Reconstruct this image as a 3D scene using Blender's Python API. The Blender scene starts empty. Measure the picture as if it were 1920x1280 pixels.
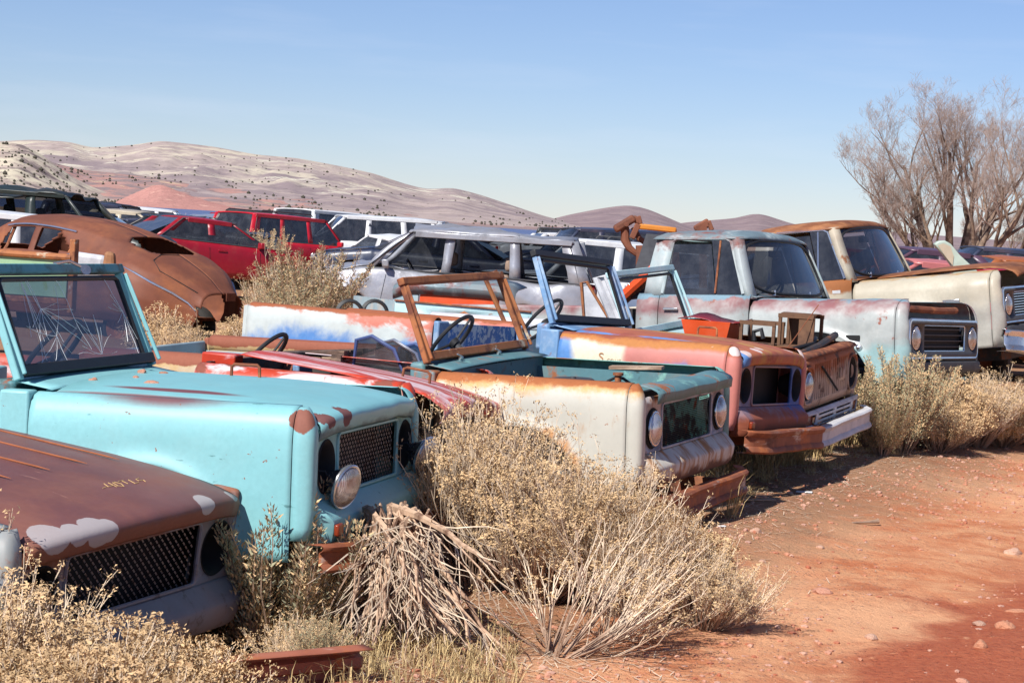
import bpy, bmesh, math, random
from mathutils import Vector, Matrix, Euler, noise
rnd = random.Random(7)
R = math.radians
sc = bpy.context.scene
col = sc.collection
# ------------------------------------------------------------------ camera
FPX = 4000.0; CZ = 1.75; ROLL = R(3.4)
PITCH = math.atan((640-426)*math.cos(ROLL)/FPX)
FWD = Vector((0, math.cos(PITCH), -math.sin(PITCH)))
_r0 = Vector((1, 0, 0)); _u0 = _r0.cross(FWD)
RT = _r0*math.cos(ROLL)+_u0*math.sin(ROLL); UP = RT.cross(FWD)
CAM = Vector((0, 0, CZ))
cd = bpy.data.cameras.new('camera'); cam = bpy.data.objects.new('camera', cd); col.objects.link(cam)
cd.sensor_width = 36; cd.lens = FPX/1920*36; cd.clip_start = .1; cd.clip_end = 20000
m3 = Matrix((RT, UP, -FWD)).transposed()
cam.matrix_world = Matrix.Translation(CAM) @ m3.to_4x4()
sc.camera = cam
# ------------------------------------------------------------------ light
SUN_EL = R(44); SUN_AZ = R(34)          # sun behind the camera, to its left
sdir = Vector((math.sin(SUN_AZ)*math.cos(SUN_EL), math.cos(SUN_AZ)*math.cos(SUN_EL), -math.sin(SUN_EL)))
sl = bpy.data.lights.new('sun', 'SUN'); sl.energy = 5.0; sl.angle = R(.5); sl.color = (1, .965, .91)
so = bpy.data.objects.new('sun', sl); col.objects.link(so)
so.rotation_euler = sdir.to_track_quat('-Z', 'Y').to_euler()
w = bpy.data.worlds.new('World'); sc.world = w; w.use_nodes = True
nt = w.node_tree; nt.nodes.clear()
sky = nt.nodes.new('ShaderNodeTexSky'); sky.sky_type = 'NISHITA'; sky.sun_disc = False
sky.sun_elevation = SUN_EL; sky.sun_rotation = R(180)+SUN_AZ
sky.altitude = 1800; sky.air_density = 1.1; sky.dust_density = .15; sky.ozone_density = 3.0
bg = nt.nodes.new('ShaderNodeBackground'); bg.inputs[1].default_value = .062
wo = nt.nodes.new('ShaderNodeOutputWorld')
# faint cirrus streaks
tc = nt.nodes.new('ShaderNodeTexCoord'); mp = nt.nodes.new('ShaderNodeMapping'); mp.inputs['Scale'].default_value = (7, 7, 60)
nz = nt.nodes.new('ShaderNodeTexNoise'); nz.inputs['Scale'].default_value = 1.1; nz.inputs['Detail'].default_value = 6; nz.inputs['Roughness'].default_value = .55
mr = nt.nodes.new('ShaderNodeMapRange'); mr.inputs[1].default_value = .5; mr.inputs[2].default_value = .85; mr.inputs[4].default_value = .16
mx = nt.nodes.new('ShaderNodeMix'); mx.data_type = 'RGBA'; mx.inputs[7].default_value = (10.5, 10.6, 9.8, 1)
nt.links.new(tc.outputs['Generated'], mp.inputs[0]); nt.links.new(mp.outputs[0], nz.inputs[0]); nt.links.new(nz.outputs[0], mr.inputs[0])
nt.links.new(mr.outputs[0], mx.inputs[0]); nt.links.new(sky.outputs[0], mx.inputs[6]); mt_ = nt.nodes.new('ShaderNodeMix'); mt_.data_type = 'RGBA'; mt_.blend_type = 'MULTIPLY'; mt_.inputs[0].default_value = 1; mt_.inputs[7].default_value = (1.0, 1.03, 1.27, 1); nt.links.new(mx.outputs[2], mt_.inputs[6]); nt.links.new(mt_.outputs[2], bg.inputs[0]); nt.links.new(bg.outputs[0], wo.inputs[0])
vs = sc.view_settings; vs.view_transform = 'Standard'; vs.look = 'None'; vs.exposure = 0.42; vs.gamma = 1; vs.use_curve_mapping = False
# ------------------------------------------------------------------ pixel helpers (photo pixels 1920x1280)
def ray(px, py): return FWD+RT*((px-960)/FPX)-UP*((py-640)/FPX)
def at(px, py, d):
    v = ray(px, py); return CAM+v*(d/v.y)
def gnd(px, py, z=0.):
    v = ray(px, py); return CAM+v*((z-CZ)/v.z)
def ss(a, b, x):
    t = min(1, max(0, (x-a)/(b-a))); return t*t*(3-2*t)
def lerp(a, b, t): return a+(b-a)*t
def pl(pts, x):
    """piecewise linear (smooth) lookup"""
    if x <= pts[0][0]: return pts[0][1]
    for (x0, y0), (x1, y1) in zip(pts, pts[1:]):
        if x <= x1: return y0+(y1-y0)*(x-x0)/(x1-x0)
    return pts[-1][1]
def ground_z(x, y):
    # a low berm under the row of cars, a hollow at the near end of the row
    u = x*.90-(y-12)*.40              # signed distance in front of the row (positive = road side)
    z = .10*ss(1.1, -.2, u-.9)*ss(9.3, 11, y)*ss(40, 24, y)
    z -= .22*ss(10.2, 8.8, y-.25*x)*ss(-.5, -1.3, x-(y-8)*.3)
    if 5 < y < 30 and -9 < x < 11:
        z += .018*noise.noise((x*1.1, y*1.1, 3))+.012*noise.noise((x*3.1, y*3.1, 9))
        z -= .035*math.exp(-((u-2.6)/.3)**2)+.03*math.exp(-((u-4.1)/.35)**2)      # wheel ruts of the track
    return z
# ------------------------------------------------------------------ mesh builder
class MB:
    def __init__(s): s.v = []; s.f = []
    def add(s, vs, fs):
        b = len(s.v); s.v += [tuple(p) for p in vs]; s.f += [tuple(i+b for i in f) for f in fs]; return s
    def grid(s, rows, cyc=False, skip=None):
        n = len(rows[0]); b = len(s.v)
        for r in rows: s.v += [tuple(p) for p in r]
        for i in range(len(rows)-1):
            for j in range(n if cyc else n-1):
                if skip and skip(i, j): continue
                k = (j+1) % n
                s.f.append((b+i*n+j, b+i*n+k, b+(i+1)*n+k, b+(i+1)*n+j))
        return s
    def box(s, x0, x1, y0, y1, z0, z1):
        v = [(x, y, z) for x in (x0, x1) for y in (y0, y1) for z in (z0, z1)]
        return s.add(v, [(0, 1, 3, 2), (4, 6, 7, 5), (0, 4, 5, 1), (2, 3, 7, 6), (0, 2, 6, 4), (1, 5, 7, 3)])
    def bar(s, a, b, w, h, up=(0, 0, 1)):
        a = Vector(a); b = Vector(b); t = (b-a).normalized(); x = t.cross(Vector(up))
        if x.length < 1e-4: x = t.cross(Vector((0, 1, 0)))
        x.normalize(); y = x.cross(t)
        r = [[p+x*i*w/2+y*j*h/2 for i, j in ((-1, -1), (1, -1), (1, 1), (-1, 1))] for p in (a, b)]
        return s.add(r[0]+r[1], [(3, 2, 1, 0), (4, 5, 6, 7), (0, 1, 5, 4), (1, 2, 6, 5), (2, 3, 7, 6), (3, 0, 4, 7)])
    def tube(s, pts, rad, n=6, caps=True, closed=False):
        pts = [Vector(p) for p in pts]; N = len(pts)
        rs = rad if isinstance(rad, (list, tuple)) else [rad]*N
        b = len(s.v); t0 = None
        for i, p in enumerate(pts):
            if closed: t = pts[(i+1) % N]-pts[i-1]
            else: t = pts[min(i+1, N-1)]-pts[max(i-1, 0)]
            if t.length < 1e-7: t = Vector((0, 0, 1))
            t.normalize()
            if t0 is None:
                x = t.orthogonal().normalized()
            else:
                x = x-t*x.dot(t)
                if x.length < 1e-5: x = t.orthogonal()
                x.normalize()
            t0 = t; y = t.cross(x)
            for k in range(n):
                a = 2*math.pi*k/n
                s.v.append(tuple(p+(x*math.cos(a)+y*math.sin(a))*rs[i]))
        for i in range(N if closed else N-1):
            i2 = (i+1) % N
            for k in range(n):
                k2 = (k+1) % n
                s.f.append((b+i*n+k, b+i*n+k2, b+i2*n+k2, b+i2*n+k))
        if caps and not closed:
            s.f.append(tuple(b+k for k in reversed(range(n)))); s.f.append(tuple(b+(N-1)*n+k for k in range(n)))
        return s
    def ring(s, c, ax, r, rt, n=24, m=6, ry=None):
        c = Vector(c); ax = Vector(ax).normalized(); x = ax.orthogonal().normalized(); y = ax.cross(x)
        return s.tube([c+x*math.cos(2*math.pi*k/n)*r+y*math.sin(2*math.pi*k/n)*r for k in range(n)], rt, m, closed=True)
    def lathe(s, c, ax, prof, n=24):
        """prof: (distance along axis, radius)"""
        c = Vector(c); ax = Vector(ax).normalized(); x = ax.orthogonal().normalized(); y = ax.cross(x)
        rows = [[c+ax*h+(x*math.cos(2*math.pi*k/n)+y*math.sin(2*math.pi*k/n))*max(r, 1e-4) for k in range(n)] for h, r in prof]
        return s.grid(rows, cyc=True)
    def quad(s, a, b, c, d): return s.add([a, b, c, d], [(0, 1, 2, 3)])
    def map(s, fn):
        s.v = [tuple(fn(Vector(p))) for p in s.v]; return s
    def mesh(s, name, mat=None, smooth=True, ang=35):
        me = bpy.data.meshes.new(name); me.from_pydata(s.v, [], s.f); me.validate()
        if mat: me.materials.append(mat)
        if smooth:
            me.shade_smooth()
            try: me.set_sharp_from_angle(angle=R(ang))
            except Exception: pass
        return me
    def build(s, name, mat, parent=None, smooth=True, ang=35, thick=0, bevel=0, label=None, sub=0):
        if not s.v: return None
        bm = bmesh.new(); me = s.mesh(name, mat, False)
        bm.from_mesh(me); bmesh.ops.remove_doubles(bm, verts=bm.verts, dist=1e-5) if thick or bevel or sub else None
        bmesh.ops.recalc_face_normals(bm, faces=bm.faces); bm.to_mesh(me); bm.free()
        if smooth:
            me.shade_smooth(); me.set_sharp_from_angle(angle=R(ang))
        o = bpy.data.objects.new(name, me); col.objects.link(o)
        if parent: o.parent = parent
        if thick:
            md = o.modifiers.new('s', 'SOLIDIFY'); md.thickness = thick; md.offset = -1
        if bevel:
            md = o.modifiers.new('b', 'BEVEL'); md.width = bevel; md.segments = 2; md.limit_method = 'ANGLE'; md.angle_limit = R(35)
        if label: o['label'] = label
        return o
def plate_holes(outer, holes, fn):
    """flat polygon (2D) with holes, mapped to 3D by fn -> MB"""
    bm = bmesh.new(); edges = []
    for loop in [outer]+holes:
        vs_ = [bm.verts.new((a, b, 0)) for a, b in loop]
        for i in range(len(vs_)): edges.append(bm.edges.new((vs_[i], vs_[(i+1) % len(vs_)])))
    bmesh.ops.triangle_fill(bm, use_beauty=True, use_dissolve=False, edges=edges, normal=(0, 0, 1))
    bm.verts.index_update()
    mb = MB(); mb.add([fn(v.co.x, v.co.y) for v in bm.verts], [[v.index for v in f.verts] for f in bm.faces]); bm.free()
    return mb
def circ(cx, cy, rx, ry=None, n=28):
    ry = ry or rx
    return [(cx+rx*math.cos(2*math.pi*k/n), cy+ry*math.sin(2*math.pi*k/n)) for k in range(n)]
def rrect(x0, x1, y0, y1, r, n=4):
    o = []
    for cx, cy, a0 in ((x1-r, y1-r, 0), (x0+r, y1-r, 90), (x0+r, y0+r, 180), (x1-r, y0+r, 270)):
        for k in range(n+1):
            a = R(a0+90*k/n); o.append((cx+r*math.cos(a), cy+r*math.sin(a)))
    return o
def empty(name, loc=(0, 0, 0), rot=(0, 0, 0), label=None, cat=None, group=None):
    o = bpy.data.objects.new(name, None); col.objects.link(o); o.location = loc; o.rotation_euler = rot; o.empty_display_size = .2
    tag(o, label, cat, group); return o
def tag(o, label=None, cat=None, group=None, kind=None):
    if label: o['label'] = label
    if cat: o['category'] = cat
    if group: o['group'] = group
    if kind: o['kind'] = kind
    return o
def copy_tree(o, parent=None):
    c = o.copy(); col.objects.link(c); c.parent = parent
    for ch in o.children: copy_tree(ch, c)
    return c
# ------------------------------------------------------------------ materials
def lin(v):
    v /= 255.
    return v/12.92 if v <= .04045 else ((v+.055)/1.055)**2.4
def S(r, g, b, k=.74):
    """colour seen in sunlight (sRGB) -> albedo"""
    return tuple(min(.85, lin(c)*k) for c in (r, g, b))
MATS = {}
def new_mat(name):
    m = bpy.data.materials.new(name); m.use_nodes = True; MATS[name] = m
    n = m.node_tree; n.nodes.clear()
    out = n.nodes.new('ShaderNodeOutputMaterial'); b = n.nodes.new('ShaderNodeBsdfPrincipled'); n.links.new(b.outputs[0], out.inputs[0])
    return m, n, b, out
def mth(n, op, a, b=None, c=None):
    q = n.nodes.new('ShaderNodeMath'); q.operation = op
    for i, v in enumerate((a, b, c)):
        if v is None: continue
        if isinstance(v, (int, float)): q.inputs[i].default_value = v
        else: n.links.new(v, q.inputs[i])
    return q.outputs[0]
def tex_noise(n, vec, scale, detail=5, rough=.6, dist=0):
    q = n.nodes.new('ShaderNodeTexNoise'); q.inputs['Scale'].default_value = scale; q.inputs['Detail'].default_value = detail
    q.inputs['Roughness'].default_value = rough; q.inputs['Distortion'].default_value = dist; n.links.new(vec, q.inputs['Vector']); return q.outputs[0]
def mapr(n, v, a, b, c=0, d=1, smooth=True):
    q = n.nodes.new('ShaderNodeMapRange'); q.interpolation_type = 'SMOOTHSTEP' if smooth else 'LINEAR'
    n.links.new(v, q.inputs[0])
    for i, x in enumerate((a, b, c, d)): q.inputs[i+1].default_value = x
    return q.outputs[0]
def mixc(n, f, a, b):
    q = n.nodes.new('ShaderNodeMix'); q.data_type = 'RGBA'
    for i, v in ((0, f), (6, a), (7, b)):
        if isinstance(v, (int, float)): q.inputs[i].default_value = v
        elif isinstance(v, tuple): q.inputs[i].default_value = (*v[:3], 1)
        else: n.links.new(v, q.inputs[i])
    return q.outputs[2]
def mixf(n, f, a, b):
    q = n.nodes.new('ShaderNodeMix'); q.data_type = 'FLOAT'
    for i, v in ((0, f), (2, a), (3, b)):
        if isinstance(v, (int, float)): q.inputs[i].default_value = v
        else: n.links.new(v, q.inputs[i])
    return q.outputs[0]
def paint(name, base, layers=(), rough=.5, metal=0, bump=.0015, vary=.1, spec=.4, dirt=.25, bumpscale=60):
    m, n, b, out = new_mat(name)
    tcn = n.nodes.new('ShaderNodeTexCoord'); vec = tcn.outputs['Object']
    v1 = tex_noise(n, vec, 5, 6, .65); v2 = tex_noise(n, vec, 40, 4, .7)
    c = mixc(n, mapr(n, v1, .3, .7, 0, 1), tuple(x*(1-vary) for x in base), tuple(min(.9, x*(1+vary)) for x in base))
    rg = mth(n, 'ADD', rough-.06, mth(n, 'MULTIPLY', v2, .12))
    hgt = mth(n, 'MULTIPLY', v2, .15)
    for k, L in enumerate(layers):
        mpn = n.nodes.new('ShaderNodeMapping'); mpn.inputs['Location'].default_value = (k*3.7, k*1.9, k*2.3)
        if 'stretch' in L: mpn.inputs['Scale'].default_value = L['stretch']
        n.links.new(vec, mpn.inputs[0])
        a = tex_noise(n, mpn.outputs[0], L.get('n', 4), L.get('d', 7), L.get('ro', .65), L.get('dist', .2))
        if 'amp' in L: a = mth(n, 'MULTIPLY', mth(n, 'SUBTRACT', a, .5), L['amp']); a = mth(n, 'ADD', a, .5)
        if 'grad' in L:
            dn = n.nodes.new('ShaderNodeVectorMath'); dn.operation = 'DOT_PRODUCT'; n.links.new(vec, dn.inputs[0]); dn.inputs[1].default_value = L['grad'][:3]
            a = mth(n, 'ADD', a, mth(n, 'ADD', dn.outputs['Value'], L['grad'][3]))
        if 'loc' in L:
            acc = None
            for (x, y, z, r) in L['loc']:
                dn = n.nodes.new('ShaderNodeVectorMath'); dn.operation = 'DISTANCE'; n.links.new(vec, dn.inputs[0]); lsx = L.get('ls', (1, 1, 1)); dn.inputs[1].default_value = (x*lsx[0], y*lsx[1], z*lsx[2])
                if 'ls' in L:
                    vm = n.nodes.new('ShaderNodeVectorMath'); vm.operation = 'MULTIPLY'; n.links.new(vec, vm.inputs[0]); vm.inputs[1].default_value = lsx; n.links.new(vm.outputs[0], dn.inputs[0])
                q = mth(n, 'SUBTRACT', 1, mth(n, 'DIVIDE', dn.outputs['Value'], r))
                acc = q if acc is None else mth(n, 'MAXIMUM', acc, q)
            a = mth(n, 'ADD', mth(n, 'MULTIPLY', mth(n, 'SUBTRACT', a, .5), L.get('wob', .8)), acc)
        t = L.get('t', .6); s_ = L.get('s', .03)
        f = mth(n, 'MULTIPLY', mapr(n, a, t-s_, t+s_), L.get('str', 1.0))
        lc = L['c']; lv = L.get('vary', .2)
        cc = mixc(n, v2, tuple(x*(1-lv) for x in lc), tuple(min(.9, x*(1+lv)) for x in lc))
        c = mixc(n, f, c, cc)
        rg = mixf(n, f, rg, L.get('r', .8))
        hgt = mth(n, 'ADD', hgt, mth(n, 'MULTIPLY', f, mth(n, 'MULTIPLY', v2, L.get('h', .5))))
    if dirt:   # settled dust in patches
        dm = mapr(n, tex_noise(n, vec, 2.3, 8, .7), .45, .75, 0, dirt)
        c = mixc(n, dm, c, S(190, 140, 110)); rg = mixf(n, dm, rg, .9)
    n.links.new(c, b.inputs['Base Color']); n.links.new(rg, b.inputs['Roughness'])
    b.inputs['Metallic'].default_value = metal; b.inputs['Specular IOR Level'].default_value = spec
    if bump:
        bn = n.nodes.new('ShaderNodeBump'); bn.inputs['Strength'].default_value = .6; bn.inputs['Distance'].default_value = bump
        h2 = mth(n, 'ADD', hgt, mth(n, 'MULTIPLY', tex_noise(n, vec, 3.1, 3, .5), 3.0))   # gentle oil-canning of sheet metal
        n.links.new(h2, bn.inputs['Height']); n.links.new(bn.outputs[0], b.inputs['Normal'])
    return m
def flat(name, c, rough=.6, metal=0, spec=.4, vary=.15, nscale=12):
    m, n, b, out = new_mat(name)
    tcn = n.nodes.new('ShaderNodeTexCoord')
    v = tex_noise(n, tcn.outputs['Object'], nscale, 5, .65)
    n.links.new(mixc(n, mapr(n, v, .3, .7), tuple(x*(1-vary) for x in c), tuple(min(.9, x*(1+vary)) for x in c)), b.inputs['Base Color'])
    b.inputs['Roughness'].default_value = rough; b.inputs['Metallic'].default_value = metal; b.inputs['Specular IOR Level'].default_value = spec
    return m
def glass(name, tint=(.75, .8, .85), alpha=.55, rough=.03, dust=.12):
    """thin window pane: mirror-like coat over a tinted see-through sheet, with dust"""
    m, n, b, out = new_mat(name); n.nodes.remove(b)
    tr = n.nodes.new('ShaderNodeBsdfTransparent'); tr.inputs[0].default_value = (*[x*alpha for x in tint], 1)
    gl = n.nodes.new('ShaderNodeBsdfGlossy'); gl.inputs[0].default_value = (1, 1, 1, 1); gl.inputs[1].default_value = rough
    fr = n.nodes.new('ShaderNodeLayerWeight'); fr.inputs[0].default_value = .5
    fres = mth(n, 'ADD', .07, mth(n, 'MULTIPLY', mth(n, 'POWER', fr.outputs['Facing'], 5), .9))
    ms = n.nodes.new('ShaderNodeMixShader'); n.links.new(fres, ms.inputs[0]); n.links.new(tr.outputs[0], ms.inputs[1]); n.links.new(gl.outputs[0], ms.inputs[2])
    df = n.nodes.new('ShaderNodeBsdfDiffuse'); df.inputs[0].default_value = (.35, .36, .4, 1)
    tcn = n.nodes.new('ShaderNodeTexCoord'); d = mapr(n, tex_noise(n, tcn.outputs['Object'], 4, 7, .7), .35, .75, dust*.4, dust*1.4)
    m2 = n.nodes.new('ShaderNodeMixShader'); n.links.new(d, m2.inputs[0]); n.links.new(ms.outputs[0], m2.inputs[1]); n.links.new(df.outputs[0], m2.inputs[2])
    n.links.new(m2.outputs[0], out.inputs[0]); return m
RUST = S(150, 85, 55); DRUST = S(110, 62, 46); ORUST = S(190, 115, 60); MAROON = S(122, 74, 72)
M = {}
M['rust'] = paint('rust', S(140, 82, 56), [dict(c=S(190, 120, 75), n=9, t=.56, s=.08), dict(c=S(80, 48, 38), n=5, t=.6, s=.1)], rough=.85, bump=.002)
M['dark'] = flat('near_black', (.012, .012, .013), .8)  # near-black for dark parts, also for shade filled into wheel arches
M['black'] = flat('black_rubber', (.018, .018, .02), .55)
M['dgrey'] = flat('dark_grey_metal', (.05, .05, .055), .6)
M['grease'] = paint('greasy_metal', (.03, .03, .032), [dict(c=S(120, 75, 50), n=7, t=.58, s=.06)], rough=.6)
M['chrome'] = paint('worn_chrome', (.6, .6, .62), [dict(c=S(150, 95, 60), n=12, t=.66, s=.05)], rough=.22, metal=.9, bump=.0006, dirt=.15)
M['glass'] = glass('window_glass', tint=(.8,.84,.92), alpha=.6, dust=.05)
M['dglass'] = glass('dark_tinted_glass', tint=(.5, .55, .6), alpha=.3, dust=.1)
M['amber'] = flat('amber_lens', S(150, 60, 30), .3)
M['tyre'] = flat('tyre_rubber', (.03, .028, .027), .85)
M['rim'] = M['rust']
def lens_mat():
    m, n, b, out = new_mat('headlamp_glass')
    tcn = n.nodes.new('ShaderNodeTexCoord')
    wv = n.nodes.new('ShaderNodeTexWave'); wv.inputs['Scale'].default_value = 38; wv.bands_direction = 'Y'; wv.inputs['Distortion'].default_value = .6; n.links.new(tcn.outputs['Object'], wv.inputs[0])
    bn = n.nodes.new('ShaderNodeBump'); bn.inputs['Strength'].default_value = .5; bn.inputs['Distance'].default_value = .004; n.links.new(wv.outputs[1], bn.inputs['Height']); n.links.new(bn.outputs[0], b.inputs['Normal'])
    c = mixc(n, mapr(n, tex_noise(n, tcn.outputs['Object'], 9, 5, .6), .4, .65), (.55, .56, .6), (.3, .24, .2))
    n.links.new(c, b.inputs['Base Color']); b.inputs['Metallic'].default_value = .55; b.inputs['Roughness'].default_value = .18; b.inputs['Coat Weight'].default_value = .6
    return m
M['lens'] = lens_mat()
# ------------------------------------------------------------------ small 4x4 trucks (short open-top utility trucks)
HS = .70                      # half width of the hood
TP = [(.68, .88), (.715, .879), (.75, .868), (.778, .842), (.796, .80), (.805, .74)]
def arch_panel(x0, x1, xa, ra, cz, sill, top, s, nx=46, ny=9, flare=.022):
    xs = [x0+(x1-x0)*i/nx for i in range(nx+1)]
    xs = sorted(set(xs+[xa-ra*math.cos(math.pi*k/22) for k in range(23)]))
    xs = [x for x in xs if x0-1e-6 <= x <= x1+1e-6]
    rows = []
    for x in xs:
        inn = abs(x-xa) < ra
        zb = cz+math.sqrt(max(0, ra*ra-(x-xa)**2)) if inn else sill
        zb = max(zb, sill)
        row = [(x, s*y, z) for y, z in top]
        yt, zt = top[-1]
        for k in range(1, ny+1):
            t = (k/ny)**.8; z = zt+(zb-zt)*t
            dd = abs(math.hypot(x-xa, z-cz)-ra)
            row.append((x, s*(yt+flare*math.exp(-(dd/.045)**2)*ss(cz-.05, cz+.12, z)), z))
        rows.append(row)
    return MB().grid(rows)
def hood_grid(z0=.885, xr=-1.21, xf=.035, crown=.03, nx=26, ny=20, dent=0, seed=1):
    prof = [(xr, z0+.012), (-1.0, z0+.012), (-.8, z0+.01), (-.6, z0+.008), (-.42, z0+.002), (-.3, z0-.006), (-.2, z0-.013), (-.12, z0-.021), (-.06, z0-.029), (-.02, z0-.036), (.01, z0-.044), (.028, z0-.054), (.036, z0-.068),
            (.036, z0-.08), (.028, z0-.122), (.016, z0-.134)]
    rows = []
    for i, (x, z) in enumerate(prof):
        row = []
        for j in range(ny+1):
            t = -1+2*j/ny; y = HS*t
            fr = ss(-.35, .03, x)
            zz = z+crown*(1-t*t)*(1-.5*fr)-.02*abs(t)**6
            xx = x-fr*.05*abs(t)**3
            if dent and i > 5: zz += dent*noise.noise((x*4+seed, y*5, 1))*(.4+fr); xx += dent*.8*noise.noise((x*5+seed, y*6, 7))*fr
            row.append((xx, y, zz))
        rows.append(row)
    return MB().grid(rows)
def steering(parent, c, tilt=58, r=.195, mat=None, column=True, col_to=None):
    ax = Vector((-math.sin(R(tilt)), 0, math.cos(R(tilt)))); c = Vector(c)
    mat = mat or M['black']
    w_ = MB().ring(c, ax, r, .0135, 32, 8).build('steering_wheel', mat, parent)
    mb = MB(); x = ax.orthogonal().normalized(); y = ax.cross(x)
    for a in (20, 160, 270):
        dv = (x*math.cos(R(a))+y*math.sin(R(a)))
        mb.bar(c-ax*.03, c+dv*r, .02, .01, ax)
    mb.build('spoke', mat, w_)
    MB().lathe(c-ax*.05, ax, [(0, .0), (0, .035), (.03, .04), (.04, .02), (.042, 0)], 14).build('horn_button', mat, w_)
    if column: MB().tube([c-ax*.04, c-ax*.75], .022, 8).build('steering_column', M['dgrey'], w_)
    return w_
def headlamp(parent, c, ax=(1, 0, 0), r=.089, ring=True, shell=False):
    c = Vector(c); ax = Vector(ax).normalized()
    L = MB().lathe(c, ax, [(.0, r), (.008, r*.97), (.02, r*.78), (.028, r*.5), (.032, r*.2), (.033, 0)], 28).build('headlight', M['lens'], parent)
    MB().ring(c, ax, r+.004, .007, 28, 6).build('retaining_ring', M['chrome'], L)
    if shell: MB().lathe(c, ax, [(-.10, .0), (-.10, .03), (-.075, .05), (-.03, r*.9), (-.012, r+.008), (0, r+.008), (.004, r)], 24).build('lamp_shell', M['chrome'], L)
    return L
def bucket(parent, c, r=.112, dep=.11, mat=None):
    c = Vector(c)
    b = MB().lathe(c, (1, 0, 0), [(.004, r+.006), (.010, r), (-.004, r-.012), (-.03, r-.022), (-dep*.5, r-.03), (-dep, r-.055), (-dep-.005, 0)], 30).build('headlight_bucket', mat or M['dark'], parent)
    return b
def mesh_grille(parent, y0, y1, z0, z1, x, mat, pw=.038, ph=.0185, th=.0062, name='grille_mesh'):
    mb = MB(); nz = int((z1-z0)/ph); ny = int((y1-y0)/pw)
    for k in range(nz+1):
        z = z0+k*(z1-z0)/nz
        top = []; bot = []
        for j in range(2*ny+1):
            y = y0+(y1-y0)*j/(2*ny)
            up_ = (1 if (j+k) % 2 else -1)*ph*.42
            top.append((x+.004*((j+k) % 2), y, z+up_+th/2)); bot.append((x-.005+.004*((j+k) % 2), y, z+up_-th/2))
        mb.grid([top, bot])
    return mb.build(name, mat, parent, smooth=False)
def bumper(parent, x, z, hw, h, mat, d=.07, bend=.10, name='bumper', tf=None):
    ys = [-hw+2*hw*i/22 for i in range(23)]
    pr = [(-d, h/2), (-.012, h/2), (0, h/2-.012), (-.006, h*.28), (-.02, h*.2), (-.02, -h*.2), (-.006, -h*.28), (0, -h/2+.012), (-.012, -h/2), (-d, -h/2)]
    rows = []
    for y in ys:
        bk = -bend*ss(hw*.72, hw, abs(y))**1.5
        rows.append([(x+a+bk+.004*noise.noise((y*4, a*9, 2)), y, z+b+.008*noise.noise((y*3, b*7, 5))) for a, b in pr])
    mb = MB().grid(rows)
    if tf: mb.map(tf)
    return mb.build(name, mat, parent, thick=.004)
def wheel(parent, c, r=.33, w_=.18, flatten=True, tyre=True, gz=None):
    c = Vector(c)
    ob = MB().lathe(c-Vector((0, w_/2, 0)), (0, 1, 0), [(.02, .05), (.03, .11), (.02, .165), (.0, .19), (.03, .18), (w_-.03, .18), (w_, .19), (w_-.02, .165), (w_-.05, .11), (w_-.05, .0)], 22).build('wheel', M['rust'], parent)
    if tyre:
        def f(p):
            zmin = c.z-r*.72
            if p.z < zmin+.04: p.z = zmin+(p.z-zmin-.04)*.05+.04*.05
            return p
        MB().lathe(c-Vector((0, w_/2, 0)), (0, 1, 0), [(.01, .19), (-.012, r*.75), (.0, r*.93), (.03, r), (w_-.03, r), (w_, r*.93), (w_+.012, r*.75), (w_-.01, .19)], 26).map(f).build('tyre', M['tyre'], ob)
    return ob
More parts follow.
